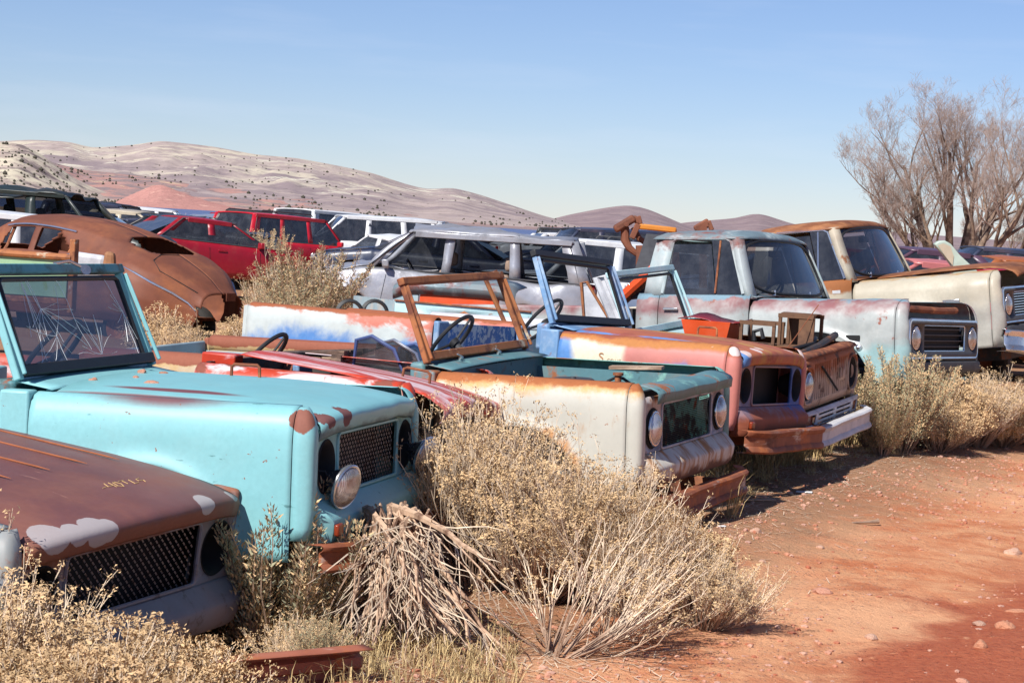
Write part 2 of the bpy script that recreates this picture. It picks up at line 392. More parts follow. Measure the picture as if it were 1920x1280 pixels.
def windshield(o, P, zb=.93, xb=-1.37, zt=1.385, xt=-1.55, yb=.715, yt=.685, fw=.055):
    m = P['frame']
    a = {('b', s): Vector((xb, s*yb, zb)) for s in (-1, 1)}; a.update({('t', s): Vector((xt, s*yt, zt)) for s in (-1, 1)})
    fr = MB()
    nrm = (a['t', 1]-a['b', 1]).cross(Vector((0, 1, 0)))
    for s in (-1, 1):
        pass
    root = MB().bar((xt-.005, -yt-.03, zt), (xt-.005, yt+.03, zt), .045, .045, (xt-xb, 0, zt-zb)).build('windshield_frame', P.get('header', m), o, bevel=.006)
    for s in (-1, 1):
        pr_ = MB().bar(a['b', s]-Vector((0, 0, .01)), a['t', s]-Vector((0, 0, .02)), .036, .04, (0, 1, 0)).build('windshield_pillar', m, root, bevel=.006)
        MB().bar(a['b', s]+Vector((.032, s*.012, .02)), a['t', s]+Vector((.030, s*.012, -.02)), .02, .012, (0, 1, 0)).build('pillar_trim', P.get('trim', m), pr_, bevel=.004)
    MB().bar((xb-.0, -yb+.02, zb+.028), (xb-.0, yb-.02, zb+.028), .045, .05, (xt-xb, 0, zt-zb)).build('lower_rail', P.get('rail', m), root, bevel=.005)
    # rubber seal
    q = lambda u, v: a['b', -1].lerp(a['b', 1], u).lerp(a['t', -1].lerp(a['t', 1], u), v)
    if P.get('seal', True):
        sm = P.get('sealmat', M['black'])
        pts = [q(.05, .10), q(.05, .88), q(.07, .91), q(.93, .91), q(.95, .88), q(.95, .10), q(.93, .07), q(.07, .07)]
        MB().tube(pts, .013, 6, closed=True).build('rubber_seal', sm, root)
    if P.get('glass'):
        g = MB().grid([[q(.05+.9*i/6, .08+.82*j/4) for i in range(7)] for j in range(5)]).build('windshield', M['wsglass'], root)
        ck = MB(); r2 = random.Random(5)
        off = Vector((.004, 0, .002))
        def crack(u, v, n, L, a0=0, a1=360):
            for k in range(n):
                an = R(lerp(a0, a1, r2.random())); l = L*r2.uniform(.3, 1); p = [(u, v)]
                for t in range(1, 6):
                    an += r2.uniform(-.18, .18); p.append((p[-1][0]+math.cos(an)*l/5*.6, p[-1][1]+math.sin(an)*l/5*1.6))
                p = [(min(.94, max(.06, x)), min(.89, max(.09, y))) for x, y in p]
                ck.tube([q(*z)+off for z in p], [.0007+.0005*r2.random()]*6, 3, caps=False)
        crack(.28, .62, 10, .5); crack(.33, .35, 7, .4); crack(.62, .14, 9, .3, 0, 180); crack(.9, .55, 8, .35, 80, 280); crack(.2, .88, 6, .5, 240, 300); crack(.5, .5, 3, .6)
        ck.build('crack_lines', M['crack'], g)
    if P.get('wipers'):
        for y in (-.35, .2):
            wv = MB().tube([(xb+.03, y, zb-.012), (xb+.05, y, zb+.012)], .012, 8)
            wv.tube([(xb+.05, y, zb+.012), (xb+.05, y-.07, zb+.03)], .004, 5).build('wiper_pivot', M['chrome'], o)
    return root
def scout(name, label, loc, rot, P):
    o = empty(name, loc, rot, label, 'old truck'); FO = P.get('front_only')
    F_ = P['fender']; inner = P.get('inner', F_)
    for s in (-1, 1):
        fm = F_ if s < 0 else P.get('fender_far', F_)
        fe = arch_panel(-1.28, -.104, -.74, .40, .205, .24, TP, s)
        if not (s > 0 and P.get('no_far')): fe = fe.build('fender', fm, o, thick=.004)
        # cap round the front corner
        if s > 0 and P.get('no_far'): MB().box(-.45, -.034, .70, .735, .33, .845).build('side_panel', P['panel'], o, bevel=.015)
        path = [(-.100, .805), (-.07, .804), (-.04, .799), (-.022, .786), (-.014, .765), (-.014, .735), (-.02, .712), (-.032, .70)]
        rows = []
        for z in (.33, .38, .45, .55, .65, .72, .76, .79, .82, .845, .862, .872, .878):
            k = math.sqrt(max(0, 1-((z-.74)/.142)**2)) if z > .74 else 1
            yo = pl([(zz, yy) for yy, zz in reversed(TP)], z) if z > .74 else .805
            if z < .45: k = 1-.25*((.45-z)/.12)**2
            rows.append([(-.100+(x+.100)*k, s*(.66+(y-.66)*(yo-.66)/.145), z) for x, y in path])
        if not (s > 0 and P.get('no_far')): MB().grid(rows).build('fender_cap', P.get('cap', fm) if s < 0 else P.get('cap_far', P.get('cap', fm)), o, thick=.004)
        # side of the cowl, door post
        if not FO: MB().box(-1.42, -1.284, s*.70, s*.80, .26, .885).build('cowl_side', P.get('post', P['cowl']), o, bevel=.012)
        if not FO:
            MB().box(-2.24, -1.425, s*.70, s*.795, .20, .30).build('rocker_sill', P['tub'], o, bevel=.015)
        # inner wheel well
        MB().box(-1.25, -.16, s*.60, s*.61, .30, .83).build('inner_fender', inner, o)
    # hood
    if P.get('hood'):
        hg = hood_grid(dent=P.get('dent', 0))
        if P.get('hood_tf'): hg.map(P['hood_tf'])
        hd = hg.build('hood', P['hood'], o, thick=.004, ang=50)
        for (x, y) in P.get('handles', ()):
            zz = .885+.008+.03*(1-(y/HS)**2)
            MB().tube([(x-.07, y, zz-.005), (x-.068, y, zz+.045), (x-.058, y, zz+.055), (x+.058, y, zz+.055), (x+.068, y, zz+.045), (x+.07, y, zz-.005)], .008, 7).build('hood_handle', M['rust'], hd)
        if P.get('ribs'):
            for y in (-.46, -.24, 0, .24, .46):
                mb = MB()
                pts = [(-1.18+.06*i, y, .885+.0125+.03*(1-(y/HS)**2)-.02*ss(-.5, -.2, -1.18+.06*i)*.2) for i in range(13)]
                mb.tube(pts, [.0015+.0025*math.sin(math.pi*min(1, i/3)/2) for i in range(12)]+[.001], 6).build('hood_rib', P['ribs'], hd)
    # cowl
    cw = [(-1.215, .889), (-1.24, .896), (-1.30, .905), (-1.36, .915), (-1.40, .925)]
    if not FO: MB().grid([[(x, -.72+1.44*j/10, z+.012*(1-(-1+2*j/10)**2)) for j in range(11)] for x, z in cw]).build('cowl', P['cowl'], o, thick=.004)
    MB().box(-1.26, -1.235, -.68, .68, .28, .885).build('firewall', P.get('firewall', inner), o)
    # dash
    if not FO: MB().box(-1.50, -1.405, -.69, .69, .74, .92).build('dashboard', P.get('dash', P['cowl']), o, bevel=.02)
    # front panel
    if P.get('grille', 'mesh') != 'none':
        gm = P.get('panel', F_)
        holes = [circ(s*.58, .62, .113) for s in (-1, 1)]+[rrect(-.44, .44, .492, .748, .025)]
        gp = plate_holes([(-.71, .45), (.71, .45), (.71, .80), (-.71, .80)], holes, lambda a, b: (-.026-.006*(abs(a)/.7)**4, a, b)).build('grille_panel', gm, o, thick=.012)
        for s in (-1, 1): bucket(o, (-.034, s*.58, .62))
        lip = rrect(-.44, .44, .492, .748, .025)
        MB().tube([(-.025, a, b) for a, b in lip], .008, 6, closed=True).build('grille_rim', gm, gp)
        if P.get('grille', 'mesh') == 'mesh': mesh_grille(o, -.43, .43, .50, .742, -.045, P.get('meshmat', M['gmesh']), **P.get('meshkw', {}))
        MB().box(-.20, -.17, -.60, .60, .38, .80).build('radiator_backing', P.get('radiator_backing', M['dark']), o)
        # lower apron
        pr = [(-.030, .486), (-.018, .478), (.008, .455), (.034, .428), (.048, .414), (.054, .40), (.050, .36), (.040, .32), (.02, .295), (-.04, .285)]
        rows = []
        for i in range(25):
            y = -.79+1.58*i/24; e = ss(.70, .79, abs(y))
            rows.append([(x-.09*e*e*(1 if x > 0 else .5), y*(1-.01*k), z) for k, (x, z) in enumerate(pr)])
        MB().grid(rows).build('front_apron', P.get('apron', F_), o, thick=.004)
        for s in (-1, 1):
            kind = P.get('lamps', 'lens')
            if kind == 'lens':
                headlamp(o, (-.012, s*.58, .62), (1, 0, .03)); MB().ring((-.03, s*.58, .62), (1, 0, 0), .10, .009, 28, 6).build('bezel', M['dark'], o)
    if P.get('turn'):
        for s in P['turn']:
            MB().box(.052, .075, s*.66-.035, s*.66+.035, .345, .395).build('turn_signal', M['amber'], o, bevel=.008)
    if P.get('bumper'):
        bumper(o, *P['bumper'], tf=P.get('bumper_tf'))
        for s in (-1, 1): MB().bar((-.30, s*.36, P['bumper'][1]), (P['bumper'][0]-.03, s*.36, P['bumper'][1]), .05, .1).build('frame_horn', M['rust'], o)
    # frame rails, axles and wheels
    for s in (-1, 1): MB().box(-3.6, -.2, s*.36-.03, s*.36+.03, .20, .31).build('chassis_rail', M['grease'], o)
    for x in (-.74, -3.1):
        MB().tube([(x, -.62, .2), (x, .62, .2)], .04, 8).build('axle', M['grease'], o)
        for s in (-1, 1): wheel(o, (x, s*.68, .2), r=.27, tyre=P.get('tyres', True))
    # windshield, steering
    if P.get('frame'): windshield(o, P, **P.get('wskw', {}))
    if P.get('wheel', True): steering(o, P.get('wheel_at', (-1.74, .37, .98)), tilt=P.get('wheel_tilt', 52))
    # tub
    if P.get('tub'):
        tm = P['tub']; ti = P.get('tub_in', tm)
        TT = [(.665, .80), (.665, .865), (.68, .89), (.715, .90), (.755, .894), (.785, .872), (.80, .835), (.805, .78)]
        for s in (-1, 1):
            sd = arch_panel(-3.70, -2.22, -3.1, .37, .20, .25, TT, s, nx=30, flare=.015).build('bed_side', tm if s < 0 else P.get('tub_far', tm), o, thick=.004)
            MB().box(-3.68, -2.24, s*.60, s*.612, .36, .80).build('bed_inner_wall', ti, o)
            MB().box(-3.66, -2.26, s*.612, s*.66, .79, .802).build('bed_rail', P.get('bed_rail', ti), sd)
            MB().box(-3.74, -3.70, s*.66, s*.79, .26, .88).build('rear_post', tm, o, bevel=.012)
            rows = [[(x, s*(.80-.10*ss(.6, 1, i/8)), .26+.635*i/8) for x in (-2.225, -2.19)] for i in range(9)]
            MB().box(-2.225, -2.18, s*.62, s*.79, .28, .875).build('door_jamb', P.get('jamb', tm), o, bevel=.012)
        MB().box(-2.25, -2.232, -.66, .66, .36, .86).build('bulkhead', P.get('bulkhead', ti), o)
        MB().box(-3.70, -1.40, -.69, .69, .30, .33).build('floor_pan', P.get('floor', ti), o)
        if P.get('tailgate', True):
            tg = MB().box(-3.745, -3.715, -.65, .65, .34, .86).build('tailgate', ti, o, bevel=.01)
    if P.get('seat'):
        MB().box(-2.2, -1.75, -.6, .6, .34, .52).build('seat_base', P['seat'], o, bevel=.03)
    return o
def engine(o, x0=-1.1, x1=-.35, zt=.82, dx=0):
    MB().box(x0, x1, -.2, .2, .35, .62).build('engine_block', M['grease'], o, bevel=.03)
    MB().box(x0+.05, x1-.1, -.14, .16, .62, .70).build('valve_cover', M['dgrey'], o, bevel=.03)
    MB().lathe((x0+.35, .05, .70), (0, 0, 1), [(0, 0), (0, .06), (.04, .06), (.05, .14), (.10, .14), (.115, .12), (.115, .02), (.125, .018), (.125, 0)], 20).build('air_cleaner', M['dgrey'], o)
    r2 = random.Random(3)
    for k in range(7):
        a = Vector((x0+.1+.5*r2.random(), r2.uniform(-.5, .5), .66+.1*r2.random())); b = Vector((x0+r2.random()*.7, r2.uniform(-.5, .5), .62+.1*r2.random()))
        m_ = (a+b)/2+Vector((0, 0, .1+.1*r2.random()))
        pts = [a.lerp(m_, t/5).lerp(m_.lerp(b, t/5), t/5) for t in range(6)]
        MB().tube(pts, .008+.008*r2.random(), 6).build('hose', M['black'], o)
# ------------------------------------------------------------------ the near row of trucks
TQ = S(146, 212, 218, .67)
M['wsglass'] = glass('cracked_windshield_glass', tint=(.55, .62, .85), alpha=.5, dust=.06)
M['crack'] = flat('crack_white', (.75, .78, .8), .3)
M['gmesh'] = paint('dull_grille_metal', S(186, 182, 186), [dict(c=S(120, 96, 84), n=20, t=.6, s=.1)], rough=.45, metal=.5, bump=0)
M['turq'] = paint('turquoise_paint', TQ, [
    dict(c=S(158, 220, 224, .67), n=1.5, t=.5, s=.3, r=.5, h=0),
    dict(c=S(128, 80, 86), n=2.4, d=9, ro=.75, loc=[(-.70, -.73, .89, .10)], ls=(.22, 1, 1), wob=.35, t=.45, s=.35, r=.7, vary=.1, str=.95),
    dict(c=S(150, 95, 80), loc=[(-.075, -.765, .815, .06)], wob=1.1, n=13, d=5, t=.12, s=.05),
    dict(c=S(150, 100, 80), n=26, d=3, t=.71, s=.02), dict(c=S(96, 150, 152), n=22, d=5, stretch=(.35, 1, 1.6), t=.69, s=.02, str=.8), dict(c=S(120, 80, 70), n=7, t=.725, s=.015),
    dict(c=S(130, 85, 70), n=14, d=8, grad=(0, 0, -2.2, .62), t=.68, s=.06)], rough=.42, dirt=.08, vary=.04)
M['turq_hood'] = paint('turquoise_hood_paint', TQ, [
    dict(c=S(126, 78, 84), n=2.5, d=8, loc=[(-.72, -.545, .90, .05)], ls=(.12, 1, .3), wob=.3, t=.3, s=.2, r=.7, vary=.1), dict(c=S(126, 78, 84), n=3, d=8, loc=[(-.78, -.695, .88, .06)], ls=(.10, 1, .6), wob=.3, t=.3, s=.3, r=.7, vary=.1),
    dict(c=S(126, 82, 80), loc=[(.0, -.45, .83, .06), (.0, -.62, .82, .05), (-.04, -.66, .84, .05)], ls=(.7, 1, 1), wob=1.6, n=16, d=5, t=.2, s=.05),
    dict(c=S(120, 80, 70), n=8, t=.735, s=.015), dict(c=S(140, 95, 70), n=30, d=3, t=.76, s=.02),
    dict(c=S(90, 100, 104), n=9, d=8, grad=(0, 0, -14, 11.15), t=.72, s=.2, r=.6, str=.7)], rough=.42, dirt=.08, vary=.05)
M['turq_dark'] = paint('dusty_turquoise_frame', S(96, 160, 172), [dict(c=S(60, 75, 70), n=6, t=.56, s=.1), dict(c=RUST, n=10, t=.66, s=.05)], rough=.6)
M['maroon'] = paint('maroon_primer', S(126, 80, 78), [
    dict(c=S(150, 92, 74), n=2.2, d=9, t=.58, s=.16, r=.8, str=.7), dict(c=S(104, 70, 74), n=1.6, t=.55, s=.2, str=.6), dict(c=S(168, 120, 108), n=14, d=6, stretch=(.3, 2, 1), t=.68, s=.03, str=.6),
    dict(c=S(150, 92, 66), n=6, d=9, grad=(0, 0, -12, 10.0), t=.62, s=.2, str=.8),
    dict(c=S(188, 178, 178), loc=[(-.03, -.56, .84, .075), (.0, -.44, .84, .055), (.0, -.33, .835, .07), (.01, -.27, .83, .05), (.01, .40, .84, .055), (-.03, .66, .83, .035)], ls=(.8, .8, 1), wob=.5, n=7, d=4, t=.14, s=.025, r=.55, vary=.05),
    ], rough=.5, dirt=.12, spec=.5)
M['maroon_grey'] = paint('grey_primer_front', S(150, 148, 156), [dict(c=S(150, 95, 70), n=5, d=9, grad=(0, 0, 1.6, -1.05), t=.62, s=.12), dict(c=S(110, 90, 85), n=9, t=.63, s=.08)], rough=.6)
M['maroon_fender'] = paint('white_blue_fender', S(160, 166, 166), [dict(c=S(180, 110, 80), n=3.5, t=.55, s=.04), dict(c=S(90, 130, 180), n=2.5, t=.62, s=.08)], rough=.5)
M['orange_line'] = flat('orange_rust_line', S(168, 98, 62), .85)
M['red'] = paint('faded_red_paint', S(205, 70, 44), [
    dict(c=S(236, 214, 214), n=2.6, d=9, dist=1.2, stretch=(.45, 1.6, 1), t=.50, s=.05, r=.6),
    dict(c=S(150, 82, 66), n=2.2, d=8, dist=1.0, t=.53, s=.03), dict(c=S(235, 200, 195), n=5, t=.63, s=.03), dict(c=S(200, 60, 40), n=6, t=.68, s=.03)], rough=.45, dirt=.08)
M['red_hood'] = paint('red_hood_paint', S(208, 64, 36), [dict(c=S(228, 200, 204), n=1.8, d=10, dist=1.6, stretch=(.35, 1.6, 1), t=.50, s=.05, r=.6), dict(c=S(150, 82, 66), n=2.4, d=9, dist=1.4, stretch=(.6,1.2,1), grad=(.5,0,0,0.02), t=.64, s=.03),
    dict(c=S(185, 90, 84), n=2.6, stretch=(.3, 3, 1), t=.55, s=.06), dict(c=S(150, 85, 66), n=6, t=.68, s=.04)], rough=.42, dirt=.05)
M['cream'] = paint('cream_paint_rusty_top', S(222, 219, 206, .66), [
    dict(c=S(226, 178, 116), n=6, d=10, ro=.75, grad=(0, 0, 4.6, -3.58), t=.66, s=.16, r=.75),
    dict(c=S(176, 104, 60), n=5, d=9, ro=.7, grad=(0, 0, 9, -7.35), t=.72, s=.14, r=.85),
    dict(c=S(205, 150, 100), loc=[(-.48, -.81, .50, .10), (-.42, -.81, .43, .1), (-.40, -.81, .37, .09), (-.56, -.82, .57, .08)], wob=.8, n=7, t=.45, s=.2),
    dict(c=S(170, 110, 75), n=26, d=4, t=.70, s=.03), dict(c=S(196, 160, 124), n=9, d=8, stretch=(1, 1, .3), t=.66, s=.06, str=.6)], rough=.5, dirt=.06, vary=.05)
M['cream_tub'] = paint('cream_tub_rust_edge', S(214, 200, 178), [
    dict(c=S(212, 180, 130), n=4, d=8, grad=(0, 0, 2, -1.45), t=.60, s=.12),
    dict(c=S(158, 92, 70), n=4.5, d=8, grad=(0, 0, 9, -7.35), t=.60, s=.05)], rough=.55, dirt=.1)
M['teal'] = paint('faded_teal_paint', S(98, 142, 150), [dict(c=S(165, 100, 62), n=5, d=8, t=.60, s=.05), dict(c=S(140, 200, 190), n=4, t=.64, s=.05), dict(c=S(60, 70, 70), n=9, t=.66, s=.06)], rough=.55)
M['teal_lt'] = paint('light_teal_paint', S(140, 200, 190), [dict(c=S(120, 130, 80), n=11, t=.62, s=.06), dict(c=S(165, 105, 70), n=8, t=.64, s=.04), dict(c=S(105, 150, 150), n=3, t=.55, s=.1)], rough=.55)
M['teal_mesh'] = paint('teal_flaked_mesh', S(70,74,76), [dict(c=S(130,195,185), n=5, d=5, t=.52, s=.04), dict(c=S(150,90,60), n=8, t=.62, s=.04)], rough=.6)
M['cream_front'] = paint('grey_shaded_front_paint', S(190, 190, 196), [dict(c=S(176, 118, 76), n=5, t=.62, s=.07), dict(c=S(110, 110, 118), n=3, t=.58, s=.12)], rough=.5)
M['cream_apron'] = paint('cream_apron_rust', S(226, 222, 208), [dict(c=S(186, 132, 80), n=5, d=8, stretch=(1, 3, .6), t=.54, s=.10), dict(c=S(130, 96, 76), n=6, grad=(0, 0, -4, 1.45), t=.58, s=.1)], rough=.55)
M['rust_frame'] = paint('rusty_frame', S(178, 112, 68), [dict(c=S(120, 70, 52), n=6, t=.55, s=.08), dict(c=S(215, 205, 180), n=5, t=.62, s=.04)], rough=.75)
PK = S(208, 128, 118); BL = S(92, 144, 208)
M['pink'] = paint('patchwork_pink_blue_paint', PK, [
    dict(c=BL, n=3.2, d=8, loc=[(-.50, -.80, .67, .16), (-.17, -.80, .64, .16), (-.2, -.80, .42, .22), (-.5, -.8, .35, .2)], ls=(.7,1,1.3), wob=2.2, t=.38, s=.28, r=.5, str=.85),
    dict(c=S(236, 226, 200), n=3, d=5, grad=(-22, 0, 0, -17.8), t=.5, s=.6, r=.55),
    dict(c=BL, n=3, d=4, grad=(-14, 0, -3, -14.2), t=.5, s=.45, r=.5),
    dict(c=S(196, 128, 70), n=4, d=9, grad=(0, 0, 9, -7.3), t=.62, s=.16, r=.8),
    dict(c=S(160, 88, 66), n=6, d=9, grad=(0, 0, 9, -7.5), t=.80, s=.14, r=.85),
    dict(c=S(238, 214, 200), n=9, t=.72, s=.02)], rough=.5, dirt=.08)
M['pink_cap'] = paint('patchwork_cap_paint', PK, [dict(c=BL, n=3, d=6, grad=(-3, 0, -1.6, .35), t=.55, s=.14), dict(c=S(176, 100, 66), n=4, grad=(0, 0, 6, -4.8), t=.58, s=.12), dict(c=S(236, 218, 214), loc=[(-.06, -.76, .84, .05), (-.03, .68, .84, .06)], wob=.6, n=8, t=.2, s=.04)], rough=.5)
M['pink_hood'] = paint('rusty_patchwork_hood', S(186, 104, 74), [dict(c=S(196, 146, 84), n=2.2, stretch=(.4, 2.2, 1), t=.54, s=.08), dict(c=BL, n=2, grad=(0, -4, 0, -2.1), t=.85, s=.1), dict(c=S(160, 82, 70), n=4, t=.57, s=.07),
    dict(c=S(236, 214, 210), loc=[(-.03, -.42, .84, .06), (-.05, -.30, .85, .05), (-.03, .30, .84, .05), (-.03, -.62, .84, .05)], wob=.8, n=8, t=.2, s=.04)], rough=.6)
M['pink_front'] = paint('front_primer_purple', S(150, 128, 140), [dict(c=S(90, 120, 185), n=2.6, grad=(0, 1, 0, 0), t=.66, s=.16), dict(c=S(168, 92, 66), n=3.4, grad=(0, 0, -2, .95), t=.56, s=.12)], rough=.5)
M['blue_frame'] = paint('blue_frame_paint', S(118, 158, 200), [dict(c=S(190, 208, 226), n=4, t=.60, s=.12), dict(c=S(150, 100, 80), n=10, t=.66, s=.05)], rough=.45)
M['pink_tub'] = paint('patchwork_tub_paint', S(206, 214, 212), [
    dict(c=BL, n=2.1, d=6, grad=(0.1, 0, -2.2, 1.95), t=.60, s=.12), dict(c=S(214, 130, 112), n=2.2, d=8, stretch=(1, 1, 1.6), grad=(.22, 0, 1.2, -.30), t=.56, s=.06),
    dict(c=S(168, 96, 62), n=6, d=9, grad=(0, 0, 12, -10.3), t=.66, s=.1)], rough=.5, dirt=.08)
M['pale_blue'] = paint('pale_blue_paint', S(186, 226, 232), [dict(c=S(160, 105, 75), n=9, t=.68, s=.03), dict(c=S(215, 235, 238), n=3, t=.55, s=.2)], rough=.5, dirt=.1)
M['grey_blue'] = paint('grey_blue_paint', S(168, 192, 200), [dict(c=S(160, 105, 75), n=9, t=.69, s=.03), dict(c=S(205, 200, 190), n=4, t=.6, s=.1)], rough=.6, dirt=.1)
M['blue_chip'] = paint('chipped_blue_panel', S(70, 125, 195), [dict(c=S(235, 235, 235), n=16, d=8, t=.51, s=.03)], rough=.5)
M['white_rust'] = paint('white_paint', S(228, 228, 232), [dict(c=S(160, 110, 80), n=7, t=.68, s=.04), dict(c=S(190, 190, 196), n=4, t=.55, s=.15)], rough=.45, dirt=.1)
M['bump_rust'] = paint('bumper_rust', S(150, 84, 56), [dict(c=S(205, 190, 178), n=4, d=9, stretch=(1, .4, 2), t=.60, s=.05, r=.5), dict(c=S(196, 116, 66), n=6, t=.58, s=.08), dict(c=S(92, 56, 44), n=3, t=.6, s=.1)], rough=.7, metal=.1)
M['rustgrille'] = paint('rusty_grey_grille', S(200, 178, 158), [dict(c=S(170, 106, 72), n=5, grad=(0, 0, 3, -2.1), t=.56, s=.14), dict(c=S(92, 70, 60), n=8, t=.62, s=.08)], rough=.7)
def rot(h, p, r): return Euler((R(r), R(p), R(h)), 'XYZ')
# 1 maroon
mar = scout('utility_truck', 'maroon primered open truck with mesh grille and white patches, half hidden by rabbitbrush', (-1.414, 8.127, -.263), rot(-24.35, 5.86, 2.4), dict(
    fender=M['maroon_fender'], hood=M['maroon'], ribs=M['orange_line'], cowl=M['maroon'], panel=M['maroon_grey'], apron=M['maroon_grey'], cap=M['maroon_fender'], cap_far=M['maroon_grey'], tub=None, lamps='none', wheel=False, tyres=False, no_far=True))
# 2 turquoise
tq = scout('utility_truck', 'turquoise open truck with cracked windshield and two dangling headlights', (-.572, 9.45, .084), rot(-13.35, -1.35, -.2), dict(
    fender=M['turq'], hood=M['turq_hood'], dent=.007, handles=[(-.72, .28), (.0-.28, .60)][:1], cowl=M['turq'], panel=M['turq'], apron=M['turq'], post=M['turq'], frame=M['turq'], header=M['turq_dark'], rail=M['black'], glass=True,
    lamps='hang', tub=M['turq'], tub_in=M['turq_dark'], tailgate=False, tyres=False, bumper=(.15, .26, .80, .12, M['bump_rust']), turn=(-1, 1), dash=M['turq_dark'], seat=M['dark']))
# 3 red, hood sprung open
def red_hood(p):
    # sprung: slid forward, back edge raised, torn near front corner
    a = R(4.5); q = Vector((p.x, p.y, p.z-.84)); x = q.x*math.cos(a)+q.z*math.sin(a); z = -q.x*math.sin(a)+q.z*math.cos(a)
    z -= .03*ss(-.2, .03, p.x)*ss(-.35, -.7, p.y)*(1+noise.noise((q.x*9, q.y*4, 2)))+(p.y+.7)*.10
    return Vector((x+.15, q.y, z+.81))
rd = scout('utility_truck', 'red and white truck front with sprung hood and missing grille', (-.27, 11.92, .02), rot(-16.5, .8, 0), dict(
    fender=M['red'], hood=M['red_hood'], hood_tf=red_hood, cowl=M['red'], grille='none', tub=None, front_only=True, inner=M['grease'], wheel_at=(-1.35, .30, .85), tyres=False, handles=[]))
MB().box(-.30, -.27, -.62, .62, .34, .80).build('radiator_backing', M['grease'], rd)  # dark panel added so the grilleless opening looks shaded inside
_rh = [c for c in rd.children if c.name.startswith('hood')][0]
MB().tube([red_hood(Vector(p)) for p in ((-.42, -.28, .905), (-.418, -.28, .955), (-.40, -.28, .965), (-.28, -.28, .962), (-.262, -.28, .95), (-.26, -.28, .90))], .008, 7).build('hood_handle', M['rust'], _rh)
MB().box(-1.32, -1.12, -.62, -.50, .80, .93).build('hinge_bracket', M['red_hood'], rd, bevel=.01)
# 4 cream
cr = scout('utility_truck', 'cream white truck with rusty fender top, missing hood and glassless rusty windshield frame', (1.093, 12.434, .073), rot(-23.6, -1.48, 1.7), dict(
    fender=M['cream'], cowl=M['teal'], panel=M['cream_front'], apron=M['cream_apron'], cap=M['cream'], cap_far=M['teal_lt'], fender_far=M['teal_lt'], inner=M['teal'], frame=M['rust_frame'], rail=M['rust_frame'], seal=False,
    meshmat=M['teal_mesh'], meshkw=dict(pw=.02, ph=.011, th=.0032), radiator_backing=M['dark'], lamps='lens', tub=M['cream_tub'], tub_in=M['grey_blue'], bed_rail=M['cream_tub'], post=M['teal'], wipers=True, tyres=False, bumper=(.16, .19, .86, .14, M['bump_rust']), dash=M['teal'], jamb=M['blue_frame'], bulkhead=M['grey_blue']))
# 5 pink and blue
pk = scout('utility_truck', 'pink, white and blue patchwork truck with rusty hood and no grille', (1.789, 14.403, .165), rot(-24, .24, -2.3), dict(
    fender=M['pink'], cap=M['pink_cap'], hood=M['pink_hood'], cowl=M['blue_frame'], panel=M['pink_front'], apron=M['pink_front'], frame=M['blue_frame'], header=M['black'], rail=M['black'], grille='hole', lamps='none',
    tub=M['pink_tub'], tub_in=M['blue_chip'], bumper=(.20, .27, .84, .15, M['bump_rust']), turn=(-1,), jamb=M['blue_frame'], handles=[(-.55, .1)], wheel_at=(-1.8, .10, .93)))
